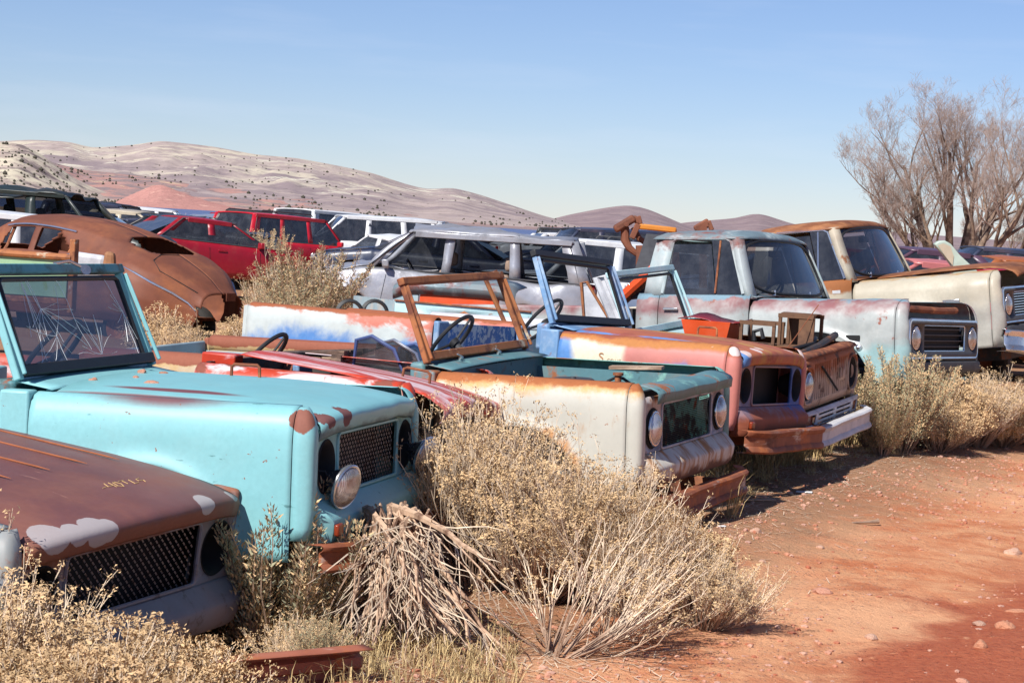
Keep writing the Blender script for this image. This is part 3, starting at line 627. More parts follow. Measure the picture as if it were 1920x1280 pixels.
# 6 rusty truck with slatted grille (a later model), no hood
M['s2_fender'] = paint('rusty_white_fender', S(196, 200, 206), [dict(c=S(150, 96, 66), n=3, d=8, grad=(0, 0, 4, -3.2), t=.5, s=.1), dict(c=S(120, 72, 52), n=5, t=.6, s=.06)], rough=.6)
M['s2_inner'] = paint('rusty_olive_inner', S(104, 88, 60), [dict(c=S(150, 86, 56), n=4, t=.52, s=.1), dict(c=(.02, .02, .02), n=5, t=.6, s=.1)], rough=.75)
def slat_truck():
    o = scout('utility_truck', 'rusty truck with upright slatted grille, white bumper and no hood', (2.44, 16.1, .10), rot(-23.5, -.6, 2.6), dict(
        fender=M['s2_fender'], cap=M['s2_fender'], cowl=M['pale_blue'], grille='none', inner=M['s2_inner'], fender_far=M['s2_inner'], cap_far=M['rustgrille'], frame=M['pale_blue'], seal=True, tub=M['white_rust'], tub_in=M['grey_blue'], tailgate=False,
        bumper=(.17, .30, .86, .15, M['white_rust']), dash=M['pale_blue'], wheel=False, tyres=True, firewall=M['s2_inner']))
    gm = M['rustgrille']
    y0, y1 = -.46, .46
    holes = [circ(s*.62, .655, .115) for s in (-1, 1)]
    slots = []
    for g0, g1 in ((-.465, -.03), (.03, .465)):
        n = 8
        for k in range(n):
            a = g0+(g1-g0)*(k+.18)/n; b = g0+(g1-g0)*(k+.82)/n
            if g0 > 0 and k in (4, 5, 6): slots += [[(a, .70), (b, .70), (b, .80), (a, .80)], [(a, .535), (b, .535), (b, .62), (a, .62)]]
            else: slots.append([(a, .535), (b, .535), (b, .80), (a, .80)])
    gp = plate_holes([(-.76, .47), (.76, .47), (.77, .80), (.74, .855), (-.74, .855), (-.77, .80)], holes+slots, lambda a, b: (.0-.03*(abs(a)/.76)**6, a, b)).build('grille_panel', gm, o, thick=.02)
    for x, z0, z1 in ((.24, .61, .71), (.30, .62, .72)): pass
    MB().box(.001, .012, .235, .25, .64, .72).build('grille_emblem', gm, gp); MB().box(.001, .012, .30, .315, .64, .72).build('grille_emblem', gm, gp)
    MB().grid([[(x, -.74+1.48*j/8, z) for j in range(9)] for x, z in ((.0, .853), (-.02, .875), (-.06, .885), (-.12, .88))]).build('header_panel', M['rust'], o, thick=.004)
    for s in (-1, 1):
        MB().tube([(-.0, a, b) for a, b in rrect(s*.62-.135, s*.62+.135, .52, .79, .10, 6)], .010, 6, closed=True).build('headlight_bezel', gm, gp)
    headlamp(o, (.0, -.62, .655)); bucket(o, (-.012, .62, .655), r=.115)
    # white lower valance with slots
    sl_ = []
    for g0, g1 in ((-.46, -.03), (.03, .46)):
        for k in range(3): z = .352+k*.036; sl_.append([(g0, z), (g1, z), (g1, z+.018), (g0, z+.018)])
    for s in (-1, 1): sl_.append([(s*.61-.09, .36), (s*.61+.09, .36), (s*.61+.09, .44), (s*.61-.09, .44)])
    plate_holes([(-.78, .33), (.78, .33), (.78, .465), (-.78, .465)], sl_, lambda a, b: (.05-.12*(.465-b)-.03*(abs(a)/.76)**6, a, b)).build('lower_valance', M['white_rust'], o, thick=.012)
    for s in (-1, 1): MB().box(.0, .015, s*.61-.085, s*.61+.085, .365, .435).build('turn_signal', M['amber'], o)
    MB().box(-.14, -.10, -.56, .56, .36, .82).build('radiator_backing', M['dark'], o)
    MB().tube([(-.12, -.60, .86), (-.10, 0, .90), (-.16, .66, .93)], .028, 8).build('support_tube', M['grease'], o)
    MB().tube([(-.30, -.55, .86), (-.18, .1, .90), (-.3, .60, .90)], .018, 8).build('hose', M['black'], o)
    MB().tube([(.02, .12, .56), (.012, -.3, .77)], .008, 6).build('bent_rod', M['dark'], o)
    MB().box(-.62, -.42, -.66, -.46, .80, .905).build('battery_tray', M['white_rust'], o, bevel=.01)
    engine(o, -1.05, -.35)
    return o
s2 = slat_truck()
engine(cr, -1.12, -.3); engine(rd)
# loose pieces in the cream truck's engine bay
MB().bar((-.62, .28, .875), (-.30, .33, .885), .10, .018).build('wood_plank', paint('weathered_plank', S(205, 180, 155), [dict(c=S(150, 120, 98), n=8, stretch=(.3, 6, 6), t=.52, s=.1)], rough=.85), cr)
MB().lathe((-.5, .1, .80), (0, 0, 1), [(0, 0), (0, .02), (.04, .02), (.045, .032), (.06, .032), (.062, 0)], 16).build('filler_cap', M['rust'], cr)
MB().grid([[(x, -.66+1.32*j/12, z+.003*math.sin(j*1.3)) for j in range(13)] for x, z in ((-.10, .862), (-.06, .86), (-.01, .85), (.024, .835), (.036, .818), (.03, .765))]).build('front_header', M['teal'], cr, thick=.004)
# dangling lamps of the turquoise truck
for c, ax in (((.055, -.545, .535), (.94, -.24, -.24)), ((.08, .60, .565), (.90, -.25, -.25))):
    L = headlamp(tq, c, ax, shell=True); c = Vector(c)
    MB().tube([c-Vector(ax)*.09, c+Vector((-.10, .0, .06)), Vector((-.10, math.copysign(.58, c.y), .60))], .006, 6).build('wire', M['black'], L)
# emblem on the turquoise fender
def text_mesh(txt, size, mat, parent, mtx, name, ext=.002):
    cu = bpy.data.curves.new('txt', 'FONT'); cu.body = txt; cu.size = size; cu.extrude = ext
    t = bpy.data.objects.new('txt', cu); col.objects.link(t)
    dg = bpy.context.evaluated_depsgraph_get(); me = bpy.data.meshes.new_from_object(t.evaluated_get(dg)); bpy.data.objects.remove(t)
    me.transform(mtx); me.materials.clear(); me.materials.append(mat)
    o = bpy.data.objects.new(name, me); col.objects.link(o); o.parent = parent; return o
SIDE = lambda x, y, z: Matrix.Translation((x, y, z)) @ Matrix.Rotation(R(90), 4, 'X')
M['badge'] = flat('dark_badge', (.06, .05, .05), .4, .3)
eb = MB().box(-1.05, -.945, -.812, -.806, .598, .615).build('fender_badge', M['chrome'], tq, bevel=.002)
text_mesh('ALL WHEEL', .022, M['badge'], eb, SIDE(-1.05, -.808, .618), 'badge_lettering')
text_mesh('DRIVE', .013, M['badge'], eb, SIDE(-1.02, -.813, .602), 'badge_lettering')
# script and lettering on the patchwork fender
M['ghost'] = flat('ghost_lettering', S(190, 140, 100), .8); M['ghost2'] = flat('worn_lettering', S(150, 160, 165), .8)
scr = text_mesh('S', .085, M['ghost'], pk, SIDE(-.985, -.8075, .70) @ Matrix.Shear('XZ', 4, (.0, 0)), 'fender_script', .0015)
text_mesh('cout', .055, flat('fainter_lettering', S(226, 205, 172), .8), pk, SIDE(-.925, -.8075, .70), 'fender_script', .0015)
text_mesh('ALL WHEEL', .022, M['ghost2'], pk, SIDE(-.93, -.8075, .635), 'fender_lettering', .0015)
# chalked scrawl on the maroon hood
M['chalk'] = flat('yellow_chalk', S(225, 190, 130), .9)
def on_hood(x, y): return Vector((x, y, .885+.002-.03*ss(-.42, -.05, x)*1.5+.03*(1-(y/HS)**2)*.75-.004))
st = []
def scrawl(strokes, org, sx, sy):
    mb = MB()
    from mathutils.bvhtree import BVHTree
    hd = [c for c in mar.children if c.name.startswith('hood')][0]
    bv = BVHTree.FromPolygons([v.co for v in hd.data.vertices], [p.vertices for p in hd.data.polygons])
    for s_ in strokes:
        pts = []
        for (a, b), (c, d) in zip(s_, s_[1:]):
            for t in range(5):
                u, v = lerp(a, c, t/5), lerp(b, d, t/5); h_ = bv.ray_cast(Vector((org[0]-v*sx, org[1]+u*sy, 2)), Vector((0, 0, -1)))
                if h_[0]: pts.append(h_[0]+Vector((0, 0, .0015)))
        if len(pts) > 1: mb.tube(pts, .0014, 4)
    mb.build('scrawled_lettering', M['chalk'], hd)['kind'] = 'stuff'
scrawl([[(-.6, .4), (0, .5)], [(.3, 1), (.05, .45), (.8, .5)], [(.75, 1), (.6, 0)], [(1.1, .9), (.9, .3), (1.2, .05), (1.5, .5), (1.3, .95), (1.1, .9)], [(1.7, .9), (2.5, .95)], [(2.1, .9), (2.0, .2)], [(2.8, .9), (2.6, .2), (3.2, .25)], [(4.0, .9), (3.5, .8), (3.4, .5), (3.9, .5), (3.7, .1)]], (-.20, .06), .06, .062)
# cables and flask on the turquoise header
MB().tube([(-1.56, -.02, 1.41), (-1.50, .02, 1.425), (-1.44, .06, 1.395)], .008, 6).build('wiper_arm', M['chrome'], tq)
MB().lathe((-1.44, .06, 1.385), (.5, -.4, .3), [(0, 0), (0, .022), (.012, .026), (.014, 0)], 14).build('wiper_motor_cap', M['chrome'], tq)
# rocks left on the turquoise hood: each a thing
M['rock'] = paint('sandstone', S(214, 160, 135), [dict(c=S(180, 110, 85), n=9, t=.55, s=.15)], rough=.9, bump=.004)
M['rock2'] = paint('pale_stone', S(220, 180, 156), [dict(c=S(205, 150, 120), n=7, t=.55, s=.2)], rough=.9, bump=.004)
def rock_mesh(seed, n=2):
    bm = bmesh.new(); bmesh.ops.create_icosphere(bm, subdivisions=n, radius=1)
    for v in bm.verts:
        k = 1+.35*noise.noise(v.co*1.1+Vector((seed*7.1, 0, 0)))+.12*noise.noise(v.co*3+Vector((0, seed*3.3, 0))); v.co *= k
        if v.co.z < -.45: v.co.z = -.45-(v.co.z+.45)*.1
    me = bpy.data.meshes.new('rock'); bm.to_mesh(me); bm.free(); me.shade_smooth(); me.set_sharp_from_angle(angle=R(28)); return me
ROCKS = [rock_mesh(i) for i in range(6)]
tqm = Matrix.LocRotScale(Vector((-.572, 9.45, .084)), rot(-13.35, -1.35, -.2), None)
for i, (x, y, z, sx, sy, sz, lb) in enumerate([(-.90, -.38, .905, .045, .03, .022, 'flat sandstone rock lying on the turquoise hood near the rust streak'), (-1.17, -.40, .912, .026, .02, .016, 'small pinkish rock on the back edge of the turquoise hood'),
        (-1.05, -.22, .916, .028, .02, .017, 'second sandstone pebble on the turquoise hood behind the flat rock'), (-1.14, .05, .925, .022, .02, .022, 'upright sandstone pebble on the turquoise hood under the windshield'), (-1.05, .10, .922, .026, .018, .015, 'reddish pebble on the turquoise hood beside the upright pebble')]):
    me = ROCKS[i].copy(); me.materials.append(M['rock']); r_ = bpy.data.objects.new('rock', me); col.objects.link(r_); tag(r_, lb, 'rock')
    r_.location = tqm @ Vector((x, y, z)); r_.scale = (sx, sy, sz); r_.rotation_euler = (0, 0, i)
# ------------------------------------------------------------------ pickups
def pickup(name, label, loc, rot_, P):
    o = empty(name, loc, rot_, label, 'pickup'); m = P['body']
    TOPF = [(.60, 1.205), (.68, 1.205), (.76, 1.195), (.83, 1.17), (.88, 1.125), (.905, 1.06), (.912, .98)]
    for s in (-1, 1):
        dz = P.get('crumple', 0)
        fe = arch_panel(-1.42, -.10, -.78, .50, .42, .50, TOPF, s, flare=.025, ny=12)
        if dz and s < 0: fe.map(lambda p: p+Vector((.0, .6*dz*noise.noise((p.x*5, p.z*5, 1)), .4*dz*noise.noise((p.x*4, p.z*4, 8))))*ss(-.75, -.15, p.x))
        fe = fe.build('fender', m, o, thick=.004)
        if s < 0:
            MB().box(-.52, -.40, -.926, -.9135, .86, .90).build('marker_hole', M['dark'], fe)
            if P.get('badge'): MB().box(-.54, -.38, -.928, -.918, .93, .965).build('fender_badge', M['chrome'], fe, bevel=.004)
            else:
                MB().lathe((-.40, -.93, .80), (0, -1, .1), [(0, .03), (.02, .022), (.03, 0)], 12).build('hanging_marker_lamp', M['chrome'], fe)
        path = [(-.095, .912), (-.06, .905), (-.03, .885), (-.01, .86), (.0, .83), (-.004, .80)]
        rows = []
        for z in (.50, .6, .7, .8, .9, .98, 1.05, 1.10, 1.14, 1.17, 1.19, 1.20):
            k = math.sqrt(max(0, 1-((z-.98)/.225)**2)) if z > .98 else 1
            yo = pl([(zz, yy) for yy, zz in reversed(TOPF)], z) if z > .98 else .912
            row = []
            for x, y in path:
                p = Vector((-.095+(x+.095)*k, s*(.60+(y-.60)*(yo-.60)/.312), z))
                if dz and s < 0: p += Vector((dz*noise.noise((p.y*6, p.z*6, 3))*ss(-.09, 0, p.x), .6*dz*noise.noise((p.x*5, p.z*5, 1)), .4*dz*noise.noise((p.x*4, p.z*4, 8))))
                row.append(p)
            rows.append(row)
        MB().grid(rows).build('fender_cap', m, o, thick=.004)
        # door: skin, handle
        DT = [(.845, 1.235), (.875, 1.21), (.895, 1.16), (.905, 1.08), (.908, .98)]
        dr = MB().grid([[(x, s*(y-.02*ss(.8, .45, z)), z) for y, z in DT+[(.91, .85), (.91, .7), (.905, .6), (.89, .52)]] for x in (-1.432, -1.7, -2.0, -2.30)]).build('door', P.get('door', m), o, thick=.02)
        MB().bar((-2.24, s*.925, 1.10), (-2.10, s*.925, 1.10), .018, .022).build('handle', M['chrome'], dr, bevel=.004)
        if P.get('mirror_plate') and s < 0: MB().box(-1.62, -1.54, -.905, -.890, 1.10, 1.13).build('mirror_bracket', M['white_rust'], dr)
        MB().grid([[(x, s*y, z) for y, z in DT+[(.91, .85), (.91, .7), (.905, .5)]] for x in (-2.31, -2.42, -2.52)]).build('cab_corner', m, o, thick=.02)
        # pillars
        MB().grid([[Vector((xb, s*yb, 1.20)).lerp(Vector((xt, s*yt, 1.735)), t)+Vector((0, s*.02*math.sin(math.pi*t), 0)) for t in (0, .25, .5, .75, 1)] for xb, yb, xt, yt in ((-1.395, .80, -1.60, .66), (-1.44, .87, -1.64, .715), (-1.50, .86, -1.69, .715))]).build('windshield_pillar', P.get('pillar', m), o, thick=.02)
        MB().grid([[Vector((xb, s*yb, 1.22)).lerp(Vector((xt, s*yt, 1.735)), t)+Vector((0, s*.02*math.sin(math.pi*t), 0)) for t in (0, .25, .5, .75, 1)] for xb, yb, xt, yt in ((-2.27, .865, -2.24, .715), (-2.36, .87, -2.34, .715), (-2.50, .80, -2.44, .67), (-2.53, .62, -2.47, .56))]).build('rear_pillar', P.get('pillar', m), o, thick=.02)
        MB().tube([(-1.50, s*.865, 1.235), (-1.69, s*.722, 1.69), (-1.74, s*.72, 1.715), (-2.22, s*.72, 1.72), (-2.26, s*.725, 1.69), (-2.285, s*.865, 1.235)], .014, 6).build('window_frame', P.get('wframe', m), dr)
        MB().tube([(-1.77, s*.862, 1.24), (-1.79, s*.73, 1.70)], .009, 6).build('vent_post', P.get('vent', M['rust']), dr)
        pa = lambda u, v: Vector((-1.49, s*.858, 1.23)).lerp(Vector((-2.28, s*.858, 1.23)), u).lerp(Vector((-1.69, s*.722, 1.71)).lerp(Vector((-2.25, s*.722, 1.71)), u), v)
        MB().grid([[pa(u, v) for u in (.0, .335)] for v in (0, 1)]).build('vent_window', P.get('sglass', M['glass']), dr)
        MB().grid([[pa(u, v) for u in (.35, 1)] for v in (0, .92)]).build('side_window', P.get('sglass', M['dglass']), dr)
        MB().box(-4.5, -2.60, s*.86, s*.905, .55, 1.12).build('bed_side', m, o, bevel=.02)
        for x in (-.80, -3.6): wheel(o, (x, s*.76, .33-(.12 if x < -1 else .0)), r=.34, w_=.2)
    # hood
    rows = []
    for x, z in ((-1.40, 1.222), (-1.1, 1.22), (-.8, 1.215), (-.5, 1.205), (-.3, 1.19), (-.16, 1.165), (-.08, 1.13), (-.04, 1.09), (-.035, 1.07)):
        rows.append([(x, .60*t, z+.035*(1-t*t)-.01*abs(t)**8) for t in [-1+2*j/14 for j in range(15)]])
    hg = MB().grid(rows)
    if P.get('hood_up'): hg.map(lambda p: p+Vector((.12, .0, P['hood_up']*(p.x+1.4)/1.4)))
    if P.get('hood', True): hg.build('hood', P.get('hoodm', m), o, thick=.006)
    else:
        MB().tube([(-.12, -.58, 1.13), (-.05, 0, 1.12), (-.12, .58, 1.13)], .03, 8).build('radiator_support', M['rust'], o)
        engine(o, -1.1, -.4)
    MB().grid([[(x, .84*t, z+.02*(1-t*t)) for t in [-1+2*j/10 for j in range(11)]] for x, z in ((-1.39, 1.212), (-1.44, 1.22), (-1.50, 1.235))]).build('cowl', P.get('cowlm', m), o, thick=.006)
    for y in (-.45, .3): MB().tube([(-1.40, y, 1.235), (-1.39, y, 1.28)], [.018, .008], 8).build('wiper_pivot', M['chrome'], o)
    MB().box(-1.45, -1.42, -.8, .8, .5, 1.2).build('firewall', M['dgrey'], o)
    # front
    holes = [circ(s*.68, .885, .11) for s in (-1, 1)]+[rrect(-.50, .50, .775, .995, .02)]
    gp = plate_holes([(-.81, .70), (.81, .70), (.81, 1.03), (-.81, 1.03)], holes, lambda a, b: (-.01, a, b)).build('grille_panel', P['front'], o, thick=.015)
    MB().tube([(-.008, a, b) for a, b in rrect(-.815, .815, .72, 1.035, .05)], .016, 6, closed=True).build('grille_surround', M['chrome'], gp)
    MB().tube([(-.006, a, b) for a, b in rrect(-.50, .50, .775, .995, .02)], .010, 6, closed=True).build('grille_rim', M['chrome'], gp)
    MB().box(-.06, -.05, -.5, .5, .77, 1.0).build('grille_back', M['dark'], gp)
    for k in range(P.get('slats', 8)):
        z = .79+.195*(k+.5)/P.get('slats', 8); MB().box(-.04, -.018, -.49, .49, z-.004, z+.004).build('grille_slat', P.get('slatm', M['chrome']), gp)
    for s in (-1, 1): headlamp(o, (.0, s*.68, .885)); bucket(o, (-.015, s*.68, .885), r=.112)
    MB().grid([[(x, .84*t, z) for t in [-1+2*j/10 for j in range(11)]] for x, z in ((-.012, .70), (.02, .68), (.03, .62), (.0, .55))]).build('lower_panel', P['front'], o, thick=.005)
    if P.get('bumper'): bumper(o, *P['bumper'], tf=P.get('bumper_tf'), d=.09)
    # roof
    rows = []
    for i, (x, dz_) in enumerate(((-1.535, -.035), (-1.56, .0), (-1.62, .03), (-1.75, .05), (-2.0, .055), (-2.25, .05), (-2.42, .035), (-2.50, .01), (-2.52, -.03))):
        hw = .735 if 1 < i < 7 else (.70 if i in (1, 7) else .67)
        rows.append([(x-(.05*t*t if i < 3 else 0)+(.03*t*t if i > 6 else 0), hw*t, 1.745+dz_*1.0*(1-abs(t)**5)+.02*(1-t*t)-.022*abs(t)**10) for t in [-1+2*j/18 for j in range(19)]])
    MB().grid(rows).build('roof', P.get('roof', m), o, thick=.012)
    # windshield
    def q(u, v):
        t = -1+2*u; b = Vector((-1.37-.075*t*t, .80*t, 1.245)); c = Vector((-1.535-.085*t*t, .665*t, 1.72)); return b.lerp(c, v)
    MB().grid([[q(i/14, j/5) for i in range(15)] for j in range(6)]).build('windshield', M['glass'], o)
    loop = [q(.5+.5*math.copysign(min(1, abs(math.cos(a))**.5), math.cos(a)), .5+.5*math.copysign(abs(math.sin(a))**.5, math.sin(a))) for a in [2*math.pi*k/40 for k in range(40)]]
    MB().tube(loop, .014, 6, closed=True).build('windshield_seal', M['black'], o)
    # back wall, rear window
    holes = [rrect(-.45, .45, 1.30, 1.62, .05)]
    plate_holes([(-.66, .5), (.66, .5), (.60, 1.74), (-.60, 1.74)], holes, lambda a, b: (-2.50+.03*ss(1.2, 1.7, b), a, b)).build('back_wall', P.get('inside', m), o, thick=.01)
    MB().grid([[(-2.49, y, z) for y in (-.45, .45)] for z in (1.3, 1.62)]).build('rear_window', M['glass'], o)
    MB().box(-2.40, -2.22, -.68, .68, .9, 1.28).build('seat_back', P.get('seat', M['dark']), o, bevel=.04); MB().box(-2.3, -1.85, -.68, .68, .72, .92).build('seat_base', P.get('seat', M['dark']), o, bevel=.04)
    MB().box(-1.62, -1.47, -.78, .78, 1.0, 1.215).build('dashboard', P.get('dash', M['dgrey']), o, bevel=.03)
    steering(o, (-1.86, .4, 1.22), 50); MB().tube([(-1.56, 0, 1.70), (-1.60, 0, 1.62)], .006, 5).build('mirror_stalk', M['dgrey'], o); MB().box(-1.62, -1.60, -.12, .12, 1.58, 1.64).build('mirror', M['dgrey'], o, bevel=.01)
    MB().box(-4.5, -2.52, -.35, .35, .42, .52).build('chassis', M['grease'], o); MB().box(-2.52, -.2, -.35, .35, .36, .48).build('chassis', M['grease'], o)
    MB().box(-4.48, -2.6, -.86, .86, .62, .65).build('bed_floor', M['rust'], o); MB().box(-2.62, -2.58, -.86, .86, .6, 1.1).build('bed_front_wall', P.get('bedm', m), o)
    return o
SIL = S(178, 184, 182); MP = S(150, 98, 100)
M['sil_pick'] = paint('silver_maroon_worn', SIL, [dict(c=MP, n=2.0, d=6, grad=(0, 0, 3.2, -3.35), t=.60, s=.16, r=.6, vary=.1), dict(c=S(200, 204, 200), n=2.5, d=4, t=.58, s=.2, r=.4), dict(c=S(158, 194, 196), n=2.2, d=5, grad=(.5, 0, -2.0, 1.75), t=.56, s=.14), dict(c=S(160, 100, 84), n=6, d=8, t=.66, s=.04), dict(c=S(130, 160, 175), n=5, grad=(0, 0, 5, -5.8), t=.66, s=.06), dict(c=S(160, 95, 75), n=12, t=.72, s=.03)], rough=.38, dirt=.08, spec=.5)
M['sil_cab'] = paint('grey_white_cab', S(190, 198, 198), [dict(c=S(140, 96, 92), n=4, d=7, grad=(0, 0, 1.2, -1.9), t=.56, s=.08), dict(c=S(160, 190, 195), n=2.5, t=.55, s=.14)], rough=.45, dirt=.08)
M['sil_roof'] = paint('grey_worn_roof', S(120, 140, 148), [dict(c=S(140, 82, 76), n=3, d=8, t=.56, s=.06), dict(c=S(190, 205, 208), n=4, t=.6, s=.1)], rough=.5)
M['cp_body'] = paint('warm_white_body', S(196, 186, 166), [dict(c=S(208, 200, 180), n=2, t=.5, s=.2, r=.45), dict(c=S(180, 178, 170), n=1.6, grad=(0, 0, -2.2, 2.0), t=.5, s=.3), dict(c=S(190, 150, 96), n=5, grad=(0, 0, 6, -7.1), t=.60, s=.14)], rough=.42, dirt=.05)
M['cp_door'] = paint('warm_white_rusty_door', S(196, 186, 166), [dict(c=S(160, 98, 54), n=4, d=8, grad=(.6, 0, 3, -2.35), t=.60, s=.1)], rough=.5)
M['cp_rust'] = paint('brown_rust_roof', S(146, 90, 56), [dict(c=S(176, 118, 76), n=5, t=.55, s=.1), dict(c=S(110, 66, 46), n=3, t=.58, s=.1)], rough=.7)
M['dash_rust'] = flat('tan_dash', S(170, 120, 85), .8)
sp = pickup('pickup_truck', 'silver and maroon pickup with hood missing, beside the slatted grille truck', (3.74, 18.244, .136), rot(-31.6, -3.4, -1), dict(body=M['sil_pick'], pillar=M['sil_cab'], roof=M['sil_roof'], door=M['sil_pick'], front=M['dgrey'], crumple=.05, hood=False, hoodm=M['sil_pick'], cowlm=M['sil_roof'], slats=4, slatm=M['dgrey'], wframe=M['sil_cab'], dash=M['dash_rust'], inside=M['pale_blue'], bedm=M['grease'], sglass=M['dglass']))
def hang(p):  # bumper knocked loose at its far end
    q = Vector((p.x, p.y+.9, p.z-.5)); a = R(-7); return Vector((q.x+.02, q.y*math.cos(a)-q.z*math.sin(a)-.86, q.y*math.sin(a)+q.z*math.cos(a)+.56))
cp = pickup('pickup_truck', 'off white pickup with rusty brown roof and loose chrome bumper', (5.0, 20.22, .46), rot(-30, -7.85, 1.8), dict(body=M['cp_body'], pillar=paint('cream_pillar', S(200, 190, 170), [dict(c=S(160, 100, 60), n=6, t=.64, s=.06)], rough=.45), roof=M['cp_rust'], door=M['cp_door'], front=M['dgrey'], crumple=.05, hoodm=M['cp_rust'], hood_up=.07, cowlm=M['cp_rust'], vent=M['chrome'], wframe=M['chrome'], badge=True, mirror_plate=True, bumper=(.10, .5, .92, .2, M['chrome']), bumper_tf=hang, dash=M['dash_rust'], seat=M['dark'], sglass=M['dglass']))
# ------------------------------------------------------------------ wrecked cars behind the row
def carpaint(name, c, rough=.35, dirt=.12, **k): return paint(name, c, [dict(c=tuple(x*.6 for x in c), n=2.5, t=.62, s=.2, str=.4), dict(c=S(150, 100, 75), n=10, t=.73, s=.03)], rough=rough, dirt=dirt, spec=.5, bump=.003, **k)
M['plastic'] = flat('grey_plastic', (.05, .05, .055), .7); M['seat'] = flat('tan_cloth', S(170, 145, 128), .9); M['seat_dark'] = flat('dark_cloth', (.04, .04, .045), .9)
M['tail'] = flat('red_tail_lens', (.25, .01, .01), .25); M['amber_lit'] = flat('orange_lens', S(255, 170, 40), .3)
SPEC = dict(
    sedan=dict(L=4.6, W=.87, H=1.40, belt=.93, hood=[(0, .60), (-.05, .72), (-.3, .80), (-1.2, .92)], wt=-1.95, rr=-2.95, rb=-3.75, trunk=[(-3.75, .98), (-4.4, .96), (-4.6, .86)], B=[(-2.38, -2.42)], C=(-3.5, -3.0), wheels=(-.85, -3.55)),
    suv=dict(L=4.45, W=.90, H=1.72, belt=1.04, hood=[(0, .70), (-.04, .90), (-.3, .98), (-1.15, 1.05)], wt=-1.75, rr=-4.15, rb=-4.38, trunk=[(-4.38, 1.02), (-4.45, .9)], B=[(-2.32, -2.36), (-3.3, -3.25)], C=(-4.28, -4.1), wheels=(-.85, -3.5)),
    van=dict(L=4.9, W=.92, H=1.92, belt=1.12, hood=[(0, .75), (-.04, .95), (-.25, 1.05), (-.9, 1.12)], wt=-1.55, rr=-4.72, rb=-4.85, trunk=[(-4.85, 1.1), (-4.9, .95)], B=[(-2.2, -2.25), (-3.4, -3.4)], C=(-4.75, -4.66), wheels=(-.8, -3.7)))
